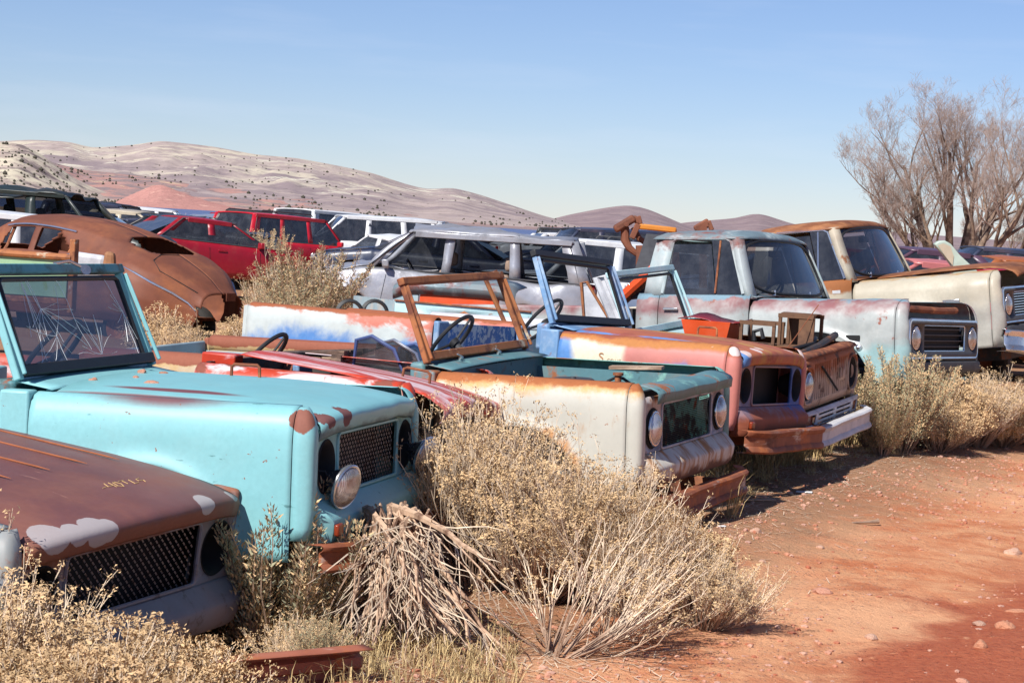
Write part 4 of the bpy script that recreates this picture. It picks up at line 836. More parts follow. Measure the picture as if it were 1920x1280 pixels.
def bgcar(name, label, cat, loc, rot_, kind, m, crush=0, seed=0, glass=(1, 1, 1, 1), ws=True, roofm=None, seats=None, cave=0, lowm=None, frontcrush=0, rack=False, group=None, wheels=True, gmat=None, handle=True, pillarm=None, quick=False):
    D = SPEC[kind]; o = empty(name, loc, rot_, label, cat, group); L, W, H, belt = D['L'], D['W'], D['H'], D['belt']; gm = gmat or M['dglass']
    def dfm(p):
        p = Vector(p)
        if crush:
            a = noise.noise_vector(p*1.3+Vector((seed*5.1, 0, 0))); b = noise.noise_vector(p*3.7+Vector((0, seed*3.3, 0)))
            p = p+(a*.9+b*.5)*crush*(.35+.65*ss(.4, H, p.z))
        if cave: p.z -= cave*ss(belt, H, p.z)*(.4+.6*abs(noise.noise((p.x*.9, p.y*1.1, seed))))
        if frontcrush:
            f = ss(-1.3, 0, p.x); p = p+noise.noise_vector(p*3.1+Vector((seed, 0, 0)))*frontcrush*f; p.x -= frontcrush*1.4*f; p.z -= frontcrush*.5*f*ss(.6, 1., p.z)
        return p
    def B_(mb, *a, **k): return mb.map(dfm).build(*a, **k)
    def top(x): return pl(sorted(D['hood']+[(-1.2 if kind == 'sedan' else D['hood'][-1][0]-.01, belt)]+[(D['rb']+.02, belt)]+D['trunk']), x)
    def wid(x): return W*(1-.16*ss(-.5, 0, x)**2-.10*ss(-L+.45, -L, x)**2)
    cx = D['hood'][-1][0]
    for s in (-1, 1):
        xs = sorted(set([-L+L*i/40 for i in range(41)]+[w-.36*math.cos(math.pi*k/12) for w in D['wheels'] for k in range(13)]))
        rows = []
        for x in xs:
            zb = .28
            for w_ in D['wheels']:
                if abs(x-w_) < .36: zb = max(zb, .33+math.sqrt(.36**2-(x-w_)**2))
            zt = top(x); w = wid(x)
            rows.append([(x, s*w*f, z) for f, z in ((.90, zt), (.955, zt-.035), (.985, zt-.10), (1, zt-.2), (1.005, lerp(zt-.2, max(zb, .3), .4)), (1, lerp(zt-.2, max(zb, .3), .75)), (.985, max(zb, .30) if zb > .3 else .28))])
        bs = B_(MB().grid(rows), 'body_side', m, o, thick=.012)
        if handle:
            for x in ([-2.2, -3.2] if kind != 'van' else [-2.0]): B_(MB().box(x-.09, x+.09, s*W*1.0-.012, s*W*1.0+.012+.012*s, belt-.16, belt-.12), 'door_handle', m, bs, bevel=.006)
            for x in ([-1.35, D['B'][0][0]-.05] if kind != 'van' else [-1.2]):
                B_(MB().tube([(x, s*W*1.002, .35), (x-.02, s*W*1.004, .65), (x-.04, s*W*.99, belt-.1)], .004, 4), 'door_seam', M['dark'], bs)
        if lowm: B_(MB().grid([[(x, s*W*1.012, z) for z in (.28, .5)] for x in [-1.3-(L-2.3-1.3+.6)*k/6 for k in range(7)]]), 'cladding', lowm, bs, thick=.01)
        # pillars
        yb, yt, zt = W*.90, W*.76, H-.06
        cols_ = [((cx, yb), (D['wt'], yt), .06)]+[((a, yb), (b, yt), .085) for a, b in D['B']]+[((D['C'][0], yb), (D['C'][1], yt), .12 if kind == 'sedan' else .16)]
        for (xb, y0), (xt, y1), wd in cols_:
            B_(MB().grid([[Vector((xb+e*wd, s*y0, belt-.02)).lerp(Vector((xt+e*wd*.8, s*y1, zt)), t) for t in (0, .33, .66, 1)] for e in (-1, 1)]), 'pillar', pillarm or m, o, thick=.03)
        if not quick: B_(MB().tube([(cx+.02, s*yb, belt-.0), (D['wt']+.02, s*yt, zt), (D['C'][1], s*yt, zt), (D['C'][0], s*yb, belt)], .014, 5, closed=True), 'window_trim', M['plastic'], o)
        for k in range(len(cols_)-1):
            (a0, y0), (a1, y1), w0 = cols_[k]; (b0, _), (b1, _), w1 = cols_[k+1]
            if glass[min(k, 3)] or s*math.sin(R(90))*(1 if abs(math.degrees(rot_.z)) < 90 else -1) > 0:  # far side always gets dark panes, standing in for roof shade in cabins
                B_(MB().grid([[Vector((lerp(a0, b0, u), s*y0*.995, belt)).lerp(Vector((lerp(a1, b1, u), s*y1*.995, zt)), v) for u in (0, .5, 1)] for v in (0, .5, 1)]), 'side_window', gm, o)
        for w_ in D['wheels']: MB().box(w_-.42, w_+.42, s*.42, s*(W-.05), .34, .74).build('arch_shade_fill', M['dark'], o)  # near-black box fills each arch in place of wheel-well shade
        if wheels:
            for w_ in D['wheels']: wheel(o, (w_, s*(W-.12), .30), r=.31, w_=.2)
        if not quick: B_(MB().box(-1.45, -1.35, s*W*.95, s*(W*.95+.16), belt-.02, belt+.1), 'mirror', m, o, bevel=.02)
    # hood, trunk, fascias
    def lid(x0, x1, n): return MB().grid([[(x, wid(x)*.90*t, top(x)+.02+.03*(1-t*t)) for t in [-1+j/5 for j in range(11)]] for x in [lerp(x0, x1, i/n) for i in range(n+1)]])
    B_(lid(-.02, cx, 10), 'hood', m, o, thick=.01)
    if kind == 'sedan': B_(lid(D['rb']+.05, -L+.02, 8), 'trunk_lid', m, o, thick=.01)
    for x, nm, sg in ((0, 'front_fascia', 1), (-L, 'rear_fascia', -1)):
        B_(MB().grid([[(x+sg*(.06*(1-t*t)-.015*abs(z-.5)*4), wid(x)*t, z) for t in [-1+j/6 for j in range(13)]] for z in (.28, .45, .6, top(x)-.04, top(x)+.02)]), nm, m, o, thick=.012)
    if frontcrush < .1:
        for s in (-1, 1): B_(MB().box(-.06, .045, s*W*.52, s*W*.78, .62 if kind == 'sedan' else .72, .72 if kind == 'sedan' else .86), 'headlight', M['lens'], o, bevel=.02)
        B_(MB().box(.02, .055, -W*.45, W*.45, .58, .68 if kind == 'sedan' else .84), 'grille', M['dark'], o)
    for s in (-1, 1): B_(MB().box(-L-.045, -L+.1, s*W*.62, s*W*.84, .72, .86 if kind == 'sedan' else 1.0), 'tail_light', M['tail'], o, bevel=.02)
    # roof
    yt = W*.76; n = 10
    B_(MB().grid([[(lerp(D['wt']+.04, D['rr'] if kind == 'sedan' else D['rr']-.02, i/n)+(.04*t*t if i == 0 else 0), yt*1.02*t, H-.06+.06*(1-abs(t)**3)*(.55+.45*math.sin(math.pi*min(1, max(0, i/n))))) for t in [-1+j/6 for j in range(13)]] for i in range(n+1)]), 'roof', roofm or m, o, thick=.03)
    for s in (-1, 1): B_(MB().bar((D['wt']-.02, s*yt*1.015, H-.085), (D['rr']+(.05 if kind == 'sedan' else .0), s*yt*1.015, H-.085), .02, .085), 'roof_rail_panel', roofm or m, o, bevel=.012)
    if rack:
        for s in (-1, 1): B_(MB().tube([(D['wt']-.4, s*yt*.9, H-.0), (D['wt']-.45, s*yt*.9, H+.05), (D['rr']+.3, s*yt*.9, H+.05), (D['rr']+.2, s*yt*.9, H)], .015, 6), 'roof_rail', M['plastic'], o)
    yb = W*.90
    if ws:
        B_(MB().grid([[Vector((cx+.12*(1-t*t), yb*t*.97, belt+.0)).lerp(Vector((D['wt']+.03, yt*t*.97, H-.05)), v) for t in [-1+j/4 for j in range(9)]] for v in (0, .5, 1)]), 'windshield', M['glass'], o)
    B_(MB().grid([[Vector((D['rb']-.02, yb*t*.94, belt+.03)).lerp(Vector((D['rr'], yt*t*.96, H-.05)), v) for t in [-1+j/4 for j in range(9)]] for v in (0, 1)]), 'rear_window', gm, o)
    # cabin
    B_(MB().box(D['rb']+.1, cx-.05, -W*.82, W*.82, .30, .36), 'floor_pan', M['plastic'], o)
    B_(MB().box(cx-.35, cx-.05, -W*.82, W*.82, .62, belt-.02), 'dashboard', M['plastic'], o, bevel=.03)
    for s in (-1, 1):
        B_(MB().box(D['rb']+.1, cx-.3, s*(W*.86), s*(W*.84), .36, belt-.03), 'door_lining', M['plastic'], o)
    sm = seats or M['seat_dark']
    for x in ((-2.35,) if kind == 'sedan' else (-2.25, -3.15)):
        for s in (-1, 1):
            if x < -3 and kind != 'sedan' and quick: continue
            st_ = MB().box(x-.06, x+.08, s*.38-.24, s*.38+.24, .45, belt+.05).build('seat', sm, o, bevel=.05)
            MB().box(x-.10, x+.02, s*.38-.12, s*.38+.12, belt+.10, belt+.30).build('headrest', sm, st_, bevel=.045)
    if not quick: steering(o, (-1.75 if kind != 'van' else -1.5, .36, belt), 60, r=.18)
    return o
def place(px, py, d, kind, z=None):
    p = at(px, py, d); zz = p.z-SPEC[kind]['H'] if z is None else z
    return p.x, p.y, zz
def fromcentre(px, py, d, kind, h, z=None):
    x, y, zz = place(px, py, d, kind, z); Lh = SPEC[kind]['L']*.55
    return (x+math.cos(R(h))*Lh, y+math.sin(R(h))*Lh, zz)
M['silver'] = paint('silver_metallic', S(184, 186, 194), [dict(c=S(140, 142, 150), n=3, t=.56, s=.15), dict(c=S(170, 120, 90), n=6, t=.74, s=.03)], rough=.3, metal=.35, spec=.6, bump=.006, dirt=.1)
M['crimson'] = carpaint('crimson', S(168, 22, 44)); M['bred'] = carpaint('bright_red', S(206, 26, 48)); M['white'] = carpaint('white_car', S(236, 238, 240)); M['black_car'] = carpaint('black_car', (.02, .024, .028)); M['navy'] = carpaint('navy_car', (.025, .035, .07))
M['beige'] = carpaint('beige_car', S(205, 190, 165)); M['dkgreen'] = carpaint('dark_green_car', (.02, .03, .028)); M['purple'] = carpaint('dull_purple_car', S(96, 70, 90)); M['salmon'] = carpaint('faded_salmon_car', S(205, 120, 118)); M['orangeb'] = carpaint('rust_orange_car', S(176, 100, 56)); M['sky_blue'] = carpaint('blue_grey_car', S(120, 140, 170))
h = 176.5
sv = bgcar('wrecked_suv', 'silver wrecked sport utility vehicle with crumpled front and missing side glass', 'suv', fromcentre(866, 419, 32, 'suv', h), rot(h, -1.6, 0), 'suv', M['silver'], crush=.10, seed=2, glass=(0, 0, 0, 0), ws=False, seats=M['seat'], lowm=M['plastic'], frontcrush=.14, wheels=False)
for k, (y0, z0, y1, z1) in enumerate(((.75, .95, .55, .45), (.55, .90, .7, .40), (.2, .85, .35, .35))): MB().tube([(-.28, y0, z0), (-.12, (y0+y1)/2, (z0+z1)/2+.05), (-.22, y1, z1)], .016, 6).build('torn_hose', M['black'], sv)
MB().box(-.34, -.20, -.70, .72, .45, .78).map(lambda p: p+noise.noise_vector(p*4)*.06).build('bare_radiator', M['dark'], sv); MB().box(-.30, -.12, .35, .75, .62, .84).map(lambda p: p+noise.noise_vector(p*6)*.05).build('broken_headlight', M['plastic'], sv)
h = 32; bgcar('red_sedan', 'dark red sedan behind the rusty brown fastback', 'car', fromcentre(352, 420, 42, 'sedan', h), rot(h, 3.5, 0), 'sedan', M['crimson'], glass=(1, 1, 1, 1))
h = 50; bgcar('red_suv', 'bright red sport utility vehicle with dark tinted rear window', 'suv', fromcentre(535, 408, 54, 'suv', h, None), rot(h, 1.5, 0), 'suv', M['bred'], rack=True, pillarm=M['bred'])
h = 52; bgcar('white_van', 'white passenger van parked behind the red sport utility vehicle', 'van', fromcentre(648, 403, 58, 'van', h), rot(h, 1.5, 0), 'van', M['white'])
h = -8; bgcar('white_suv', 'white burnt sport utility vehicle beyond the silver wreck', 'suv', fromcentre(785, 411, 60, 'suv', h), rot(h, 0, 0), 'suv', M['white'], glass=(0, 1, 0, 0), quick=True, crush=.04)
h = 174; bgcar('navy_sedan', 'dark navy sedan with its roof showing above the silver wreck', 'car', fromcentre(838, 424, 42, 'sedan', h), rot(h, -2, 0), 'sedan', M['navy'], quick=True)
h = -8; bgcar('crushed_suv', 'black crushed sport utility vehicle with caved roof and empty windows', 'suv', fromcentre(72, 358, 38, 'suv', h), rot(h, 2, 0), 'suv', M['dkgreen'], crush=.13, seed=4, glass=(0, 0, 1, 1), cave=.14, ws=False)
h = 8; bgcar('white_suv', 'white sport utility vehicle roof right behind the rusty brown fastback', 'suv', fromcentre(20, 406, 34, 'suv', h), rot(h, 2, 0), 'suv', M['white'], quick=True)
far = [(182, 383, 72, 'suv', 10, 'navy', 'dark blue wagon with black windows beside the crushed black wreck'), (232, 397, 52, 'sedan', -12, 'beige', 'pale beige sedan with sloping windshield behind the brown fastback roof'), (290, 393, 80, 'suv', 5, 'white', 'distant white topped car in front of the orange scrub'),
       (345, 404, 48, 'sedan', 172, 'black_car', 'black crumpled sedan hood and roof behind the dark red sedan'), (425, 405, 62, 'suv', 160, 'sky_blue', 'blue grey wagon with its tailgate up beside the red sport utility vehicle'), (150, 401, 46, 'sedan', 0, 'navy', 'small navy sedan just behind the crushed black wreck')]
for i, (px, py, d, k, hh, cm, lb) in enumerate(far):
    bgcar('parked_car', lb, 'car', fromcentre(px, py, d, k, hh), rot(hh, 1.5, 0), k, M[cm], crush=.05 if i in (3, 4) else 0, seed=i, quick=True, cave=.1 if i == 3 else 0)
h = 187; bgcar('white_suv', 'white sport utility vehicle with roof rack behind the rusty boom', 'suv', fromcentre(1155, 441, 36, 'suv', h), rot(h, -2, 0), 'suv', M['white'], rack=True, quick=True)
right = [(1735, 456, 33, 'sedan', 200, 'purple', 'dull purple car with dark roof behind the off white pickup hood'), (1765, 480, 30, 'sedan', 190, 'salmon', 'faded salmon car roof behind the raised mint hood'), (1880, 458, 46, 'suv', 185, 'navy', 'dark navy wagon with flat roof under the bare tree'),
         (1800, 474, 38, 'sedan', 175, 'white', 'white sedan behind the raised mint hood'), (1900, 474, 36, 'sedan', 10, 'orangeb', 'rust orange car roof under the dark navy wagon'), (1890, 492, 29, 'sedan', 170, 'crimson', 'crimson sedan with grey roof beyond the off white pickup hood'), (1700, 472, 40, 'suv', 188, 'black_car', 'black wagon between the pickup windshields'), (1480, 470, 34, 'sedan', 175, 'sky_blue', 'blue grey sedan seen through the silver pickup cab')]
for i, (px, py, d, k, hh, cm, lb) in enumerate(right):
    bgcar('parked_car', lb, 'car', fromcentre(px, py, d, k, hh), rot(hh, -1.5, 0), k, M[cm], seed=i+20, crush=.04 if i in (1, 4) else 0, quick=True, group=None)
# cars farther back that read only as roofs
farther = [(480, 404, 95, 'suv', 'white'), (600, 411, 90, 'sedan', 'beige'), (700, 412, 85, 'suv', 'sky_blue'), (1040, 436, 70, 'sedan', 'white'), (1230, 446, 62, 'suv', 'beige'), (1560, 462, 60, 'suv', 'crimson'), (1650, 466, 70, 'sedan', 'white'), (1820, 470, 66, 'suv', 'black_car'), (860, 422, 75, 'suv', 'black_car')]
nm_ = dict(white='white', beige='beige', sky_blue='blue grey', crimson='crimson', black_car='black', navy='navy')
wh = ['far beyond the red sport utility vehicle', 'far behind the white van', 'between the white van and the white burnt wreck', 'far behind the silver wreck', 'behind the rusty boom', 'behind the silver pickup cab', 'beyond the two pickups', 'far back under the bare tree', 'behind the navy sedan roof']
for i, (px, py, d, k, cm) in enumerate(farther):
    bgcar('parked_car', f'small distant {nm_[cm]} car {wh[i]}', 'car', fromcentre(px, py, d, k, 5*i), rot(5*i, 0, 0), k, M[cm], seed=i+40, quick=True)
# still farther rows: small wrecks told apart only by colour
rgf = random.Random(77); fm = ['white', 'black_car', 'navy', 'sky_blue', 'beige', 'crimson', 'dkgreen', 'white', 'black_car']; fn_ = dict(nm_, dkgreen='dark green')
for i, px in enumerate([120, 205, 262, 315, 385, 440, 470, 690, 735, 760, 1085, 1120, 1540, 1600, 1690, 1755, 1830, 1905]):
    d = rgf.uniform(50, 95); k = rgf.choice(('sedan', 'sedan', 'suv')); hz = 426+.0594*(px-960); py = hz+(1.75-SPEC[k]['H'])*FPX/d+rgf.uniform(-2, 4); hh = rgf.choice((0, 20, 160, 190, 50, 130))+rgf.uniform(-8, 8); cm = fm[i % 9]
    bgcar('parked_car', f'small {fn_[cm]} wreck in the far rows of scrapped cars', 'car', fromcentre(px, py, d, k, hh, rgf.uniform(0, .12)), rot(hh, rgf.uniform(-2, 2), 0), k, M[cm], seed=i+60, crush=.05 if i % 3 == 0 else .02, cave=.12 if i % 4 == 1 else 0, quick=True, handle=False, wheels=False, group=f'far {fn_[cm]} wrecks')
# ------------------------------------------------------------------ rusty fastback saloon of the forties
M['brown_rust'] = paint('even_brown_rust', S(136, 80, 58), [dict(c=S(160, 96, 62), n=2.2, d=7, t=.55, s=.12), dict(c=S(112, 66, 52), n=1.4, t=.55, s=.2), dict(c=S(190, 140, 105), n=3, t=.72, s=.08)], rough=.62, dirt=.08)
def fastback():
    o = empty('fastback_sedan', (-3.62, 26.5, .02), rot(148, 0, 0), 'rusty brown fastback sedan of rounded shape with empty windows', 'old car')
    RZ = [(0, .66), (.12, .80), (.35, .95), (.7, 1.12), (1.1, 1.28), (1.5, 1.40), (1.9, 1.49), (2.3, 1.54), (2.7, 1.56), (3.0, 1.54), (3.2, 1.49), (3.32, 1.42), (3.5, 1.28), (3.75, 1.08), (4.2, 1.04), (4.6, .98), (4.85, .86), (4.95, .7)]
    def sm(x): return (pl(RZ, x-.08)+pl(RZ, x)+pl(RZ, x+.08))/3
    NX, NT = 150, 44
    def pt(x, t, s):
        # t: 0 sill .. 1 centre line
        zr = sm(x); wx = (1-.55*ss(.9, 0, x)**1.6)*(1-.22*ss(4.2, 4.95, x)**2)
        gh = ss(.75, 1.5, x)*ss(3.8, 3.2, x)      # greenhouse amount
        prof = [(0, .84, 0), (.12, .90, .10), (.3, .92, .28), (.45, .88, .46), (.55, .82-.02*gh, .57), (.70, .70-.02*gh, .80), (.80, .60, .92), (.9, .36, .985), (1, 0, 1)]
        low = [(0, .84, 0), (.12, .90, .14), (.3, .92, .40), (.45, .88, .66), (.55, .80, .82), (.70, .62, .94), (.80, .46, .975), (.9, .25, .995), (1, 0, 1)]
        y = lerp(pl([(a, b) for a, b, c in low], t), pl([(a, b) for a, b, c in prof], t), gh)
        zf = lerp(pl([(a, c) for a, b, c in low], t), pl([(a, c) for a, b, c in prof], t), gh)
        y *= wx; z = .28+(zr-.28)*zf
        y += .05*math.exp(-((x-.95)/.55)**2)*ss(.7, .3, t)*ss(-.1, .15, t)   # bulging rear fender
        return Vector((x, s*y, z))
    for s in (-1, 1):
        rows = [[pt(4.95*i/NX, j/NT, s) for j in range(NT+1)] for i in range(NX+1)]
        def skip(i, j):
            p = pt(4.95*(i+.5)/NX, (j+.5)/NT, s); y = abs(p.y)
            if 1.92 < p.x < 3.12-.5*max(0, p.z-1.15) and 1.08 < p.z and (j+.5)/NT < .76 and not 2.52 < p.x < 2.62 and (p.z-1.07) < (p.x-1.86)*.9: return True
            if ((p.x-1.02)/.27)**2+((y-.24)/.23)**2 < 1 and p.z > .9 or (.76 < p.x < 1.28 and y < .24 and .0 < y): return (y > .02 or True) and abs(p.x-1.02) < .27
            if 3.34 < p.x < 3.70 and y < .58 and (j+.5)/NT > .6: return True
            if (p.x-1.0)**2+(p.z-.33)**2 < .30**2 and y > .6: return s > 5
            if p.x < .12 and p.z < .52 and y < .42: return True
            return False
        MB().grid(rows, skip=skip).build('body_shell', M['brown_rust'], o, thick=.015, ang=60)
        tr = [pt(x, .77, s)+Vector((0, s*.012, 0)) for x in [1.9+.1*k for k in range(13)]]
        MB().tube(tr, .014, 6).build('drip_moulding', M['chrome'], o)
        st = [pt(x, t, s)+Vector((0, s*.01, 0)) for x, t in ((.9, .52), (.7, .50), (.5, .47), (.3, .43), (.15, .38), (.06, .32))]
        MB().tube(st, [.006, .014, .018, .018, .014, .008], 6).build('fender_moulding', M['chrome'], o)
        fin = [pt(1.62+.06*k, .60, s)+Vector((0, s*.015, 0)) for k in range(6)]
        MB().tube(fin, [.004, .025, .04, .035, .02, .004], 8).build('chrome_ornament', M['chrome'], o)
        for x in (1.95, 2.56, 3.05): MB().tube([pt(x, .50, s)*1.0, pt(x, .62, s)-Vector((0, s*.06, 0)), pt(x-.02, .76, s)-Vector((0, s*.05, 0))], .022, 6).build('window_post', M['rust'], o)
        MB().tube([pt(1.95, .57, s)-Vector((0, s*.05, 0)), pt(3.1, .57, s)-Vector((0, s*.05, 0))], .018, 6).build('belt_rail', M['rust'], o)
    seam = [pt(x, t, s) for s, seq in ((1, ((.72, .99), (.74, .85), (.66, .72), (.5, .62), (.3, .58), (.1, .58))),) for x, t in seq]
    MB().tube([p+Vector((0, 0, .004)) for p in seam], .007, 5).build('trunk_seam', M['dark'], o)
    MB().box(.7, 4.2, -.7, .7, .30, .34).build('floor_pan', M['rust'], o)
    MB().box(1.7, 1.85, -.6, .6, .4, 1.0).build('rear_seat', M['seat_dark'], o, bevel=.05)
    MB().box(2.5, 2.62, -.6, .6, .4, 1.0).build('front_seat', M['dark'], o, bevel=.05)
    pf = MB().box(-.01, .012, -.24, -.06, .60, .70).build('plate_panel', M['brown_rust'], o)
    for x in (1.0, 3.9):
        for s in (-1, 1): wheel(o, (x, s*.7, .2), r=.27)
    return o
fastback()
# ------------------------------------------------------------------ ground, lake, hills
def dirt_mat():
    m, n, b, out = new_mat('red_dirt')
    g = n.nodes.new('ShaderNodeNewGeometry'); vec = g.outputs['Position']
    n1 = tex_noise(n, vec, .55, 6, .6); n2 = tex_noise(n, vec, 3.2, 8, .7); n3 = tex_noise(n, vec, 26, 6, .75); n4 = tex_noise(n, vec, 1.3, 8, .65, .6)
    c = mixc(n, mapr(n, n2, .32, .68), S(210, 126, 83, .82), S(242, 178, 131, .82))
    c = mixc(n, mapr(n, n1, .40, .62), c, S(244, 182, 137, .82))
    c = mixc(n, mth(n, 'MULTIPLY', mapr(n, n4, .54, .66), .6), c, S(193, 106, 64, .82))
    # crumbs and grit
    vo = n.nodes.new('ShaderNodeTexVoronoi'); vo.inputs['Scale'].default_value = 34; n.links.new(vec, vo.inputs['Vector'])
    pb = mth(n, 'MULTIPLY', mapr(n, vo.outputs['Distance'], .30, .18), mapr(n, n4, .40, .58))
    pc = mixc(n, vo.outputs['Color'], S(205, 140, 110), S(226, 190, 170))
    c = mixc(n, mth(n, 'MULTIPLY', pb, .65), c, pc)
    # damp earth along the far wheel track (bottom right), matted straw near the cars
    dp = n.nodes.new('ShaderNodeVectorMath'); dp.operation = 'DOT_PRODUCT'; n.links.new(vec, dp.inputs[0]); dp.inputs[1].default_value = (.90, -.40, 0)
    u = mth(n, 'ADD', dp.outputs['Value'], 4.8)      # metres in front of the row
    damp = mapr(n, mth(n, 'ADD', u, mth(n, 'MULTIPLY', mth(n, 'SUBTRACT', n4, .5), 1.6)), 2.3, 2.75)
    near = n.nodes.new('ShaderNodeSeparateXYZ'); n.links.new(vec, near.inputs[0])
    damp = mth(n, 'MULTIPLY', damp, mapr(n, near.outputs[1], 13.5, 11))
    dry = mapr(n, n2, .60, .66)
    dampc = mixc(n, mapr(n, n3, .35, .7), S(176, 90, 58, .84), S(204, 118, 80, .84))
    dm = mth(n, 'MULTIPLY', damp, mth(n, 'SUBTRACT', 1, mth(n, 'MULTIPLY', dry, .9)))
    c = mixc(n, dm, c, dampc)
    straw = mapr(n, mth(n, 'SUBTRACT', mth(n, 'MULTIPLY', mth(n, 'SUBTRACT', n2, .5), 1.6), u), -2.0, -1.0)
    c = mixc(n, mth(n, 'MULTIPLY', straw, .75), c, mixc(n, n3, S(120, 84, 62), S(186, 150, 116)))
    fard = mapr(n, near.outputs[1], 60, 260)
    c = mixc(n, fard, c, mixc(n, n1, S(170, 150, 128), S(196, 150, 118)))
    c = mixc(n, mth(n, 'MULTIPLY', mapr(n, n3, .4, .8), .25), c, S(150, 84, 58))
    n.links.new(c, b.inputs['Base Color'])
    n.links.new(mixf(n, dm, .95, .7), b.inputs['Roughness']); b.inputs['Specular IOR Level'].default_value = .25
    hh = mth(n, 'ADD', mth(n, 'MULTIPLY', n3, .5), mth(n, 'ADD', mth(n, 'MULTIPLY', n2, .9), mth(n, 'MULTIPLY', pb, .35)))
    bn = n.nodes.new('ShaderNodeBump'); bn.inputs['Strength'].default_value = 1; bn.inputs['Distance'].default_value = .035; n.links.new(hh, bn.inputs['Height']); n.links.new(bn.outputs[0], b.inputs['Normal'])
    return m
M['dirt'] = dirt_mat()
ys = [2+.11*i for i in range(200)]
while ys[-1] < 9000: ys.append(ys[-1]+max(.15, (ys[-1]-22)*.09))
xs = [-7+.11*i for i in range(155)]
st_ = .15
while xs[-1] < 8000: xs.append(xs[-1]+st_); st_ *= 1.22
st_ = .15
while xs[0] > -8000: xs.insert(0, xs[0]-st_); st_ *= 1.22
MB().grid([[(x, y, ground_z(x, y)) for x in xs] for y in ys]).build('ground', M['dirt'], ang=80)['kind'] = 'structure'
def lake_mat():
    m, n, b, out = new_mat('blue_water')
    g = n.nodes.new('ShaderNodeNewGeometry'); mpn = n.nodes.new('ShaderNodeMapping'); mpn.inputs['Scale'].default_value = (.02, .004, 1); n.links.new(g.outputs['Position'], mpn.inputs[0])
    v = tex_noise(n, mpn.outputs[0], 6, 6, .7)
    n.links.new(mixc(n, v, (.07, .10, .22), (.13, .17, .30)), b.inputs['Base Color']); b.inputs['Roughness'].default_value = .5
    bn = n.nodes.new('ShaderNodeBump'); bn.inputs['Distance'].default_value = 1; n.links.new(tex_noise(n, g.outputs['Position'], .3, 3, .6), bn.inputs['Height']); n.links.new(bn.outputs[0], b.inputs['Normal'])
    return m
lk = [(-320, 400), (-120, 390), (-20, 400), (16, 430), (36, 900), (90, 2000), (-900, 2000), (-700, 600)]
MB().add([(x, y, .35) for x, y in lk]+[(x*1.01, y*1.001-3, -.3) for x, y in lk], [tuple(range(8))]+[(i, (i+1) % 8, 8+(i+1) % 8, 8+i) for i in range(8)]).build('lake', lake_mat(), smooth=False)['kind'] = 'structure'
def hill_mat(name, base, bands, scale=.01):
    m, n, b, out = new_mat(name)
    g = n.nodes.new('ShaderNodeNewGeometry'); vec = g.outputs['Position']
    v = tex_noise(n, vec, scale, 8, .65, .5); v2 = tex_noise(n, vec, scale*6, 6, .7)
    c = mixc(n, mapr(n, v2, .3, .7), tuple(x*.85 for x in base), tuple(x*1.15 for x in base))
    sp_ = n.nodes.new('ShaderNodeSeparateXYZ'); n.links.new(vec, sp_.inputs[0])
    for i, (cc, z0, z1, t, s_, x0, x1) in enumerate(bands):
        mpn = n.nodes.new('ShaderNodeMapping'); mpn.inputs['Location'].default_value = (i*331, i*77, 0); n.links.new(vec, mpn.inputs[0])
        a = tex_noise(n, mpn.outputs[0], scale*2, 8, .7, .4)
        f = mth(n, 'MULTIPLY', mapr(n, a, t-s_, t+s_), mth(n, 'MULTIPLY', mapr(n, sp_.outputs[2], z0, z0+6), mapr(n, sp_.outputs[2], z1+6, z1)))
        f = mth(n, 'MULTIPLY', f, mth(n, 'MULTIPLY', mapr(n, sp_.outputs[0], x0, x0+40), mapr(n, sp_.outputs[0], x1+40, x1)))
        c = mixc(n, f, c, cc)
    c = mixc(n, mapr(n, tex_noise(n, vec, scale*14, 4, .7), .58, .66, 0, .55), c, S(96, 92, 88))
    n.links.new(c, b.inputs['Base Color']); b.inputs['Roughness'].default_value = 1; b.inputs['Specular IOR Level'].default_value = .05
    return m
HILLS = []
def hill(name, outline, D, Db, mat, gully=.10, step=6, seed=0, power=1.3):
    px0, px1 = outline[0][0], outline[-1][0]; n = int((px1-px0)/step); rows = []
    def sm(x): return (pl(outline, x-14)+pl(outline, x)*2+pl(outline, x+14))/4
    NV = 34
    for i in range(n+1):
        px = lerp(px0, px1, i/n); rp = at(px, sm(px), D); zr = rp.z; az = (rp.x)/rp.y; row = []
        for k in range(NV+1):
            v = k/NV; y = lerp(Db, D, v); x = az*y
            zz = zr*v**power
            g_ = noise.fractal(Vector((x*.012+seed, y*.004, 0)), 1, 2.1, 5)+.5*abs(noise.noise((x*.03+seed, y*.008, 4)))
            row.append((x, y, zz*(1+gully*2*g_*(1-v*v))+(-3 if k == 0 else 0)))
        row.append((az*(D+250), D+250, zr*.7)); row.append((az*(D+700), D+700, -5))
        rows.append(row)
    o = MB().grid(rows).build(name, mat, ang=180); o['kind'] = 'structure'; HILLS.append((rows, NV)); return o
M['hillA'] = hill_mat('tan_ridge', S(168, 152, 146, .95), [(S(197, 185, 166, .95), 37, 135, .52, .06, -4500, -225), (S(143, 128, 129, .95), 7, 72, .50, .08, -4500, 1350), (S(204, 196, 178, .95), 30, 93, .58, .03, -2250, 300)], .004)
M['hillB'] = hill_mat('pale_nose', S(174, 157, 146, .95), [(S(202, 191, 168, .95), 12, 90, .5, .08, -1350, -300), (S(122, 108, 106, .95), 4, 60, .56, .05, -1350, 0)], .012)
M['hillC'] = hill_mat('mauve_bench', S(139, 122, 121, .95), [(S(178, 137, 127, .95), 0, 45, .50, .06, -1350, 150), (S(197, 172, 144, .95), 0, 39, .60, .03, -1350, 300)], .009)
M['hillD'] = hill_mat('mauve_hill', S(131, 114, 117, .95), [(S(151, 133, 132, .95), 0, 135, .52, .1, -3000, 4500)], .005)
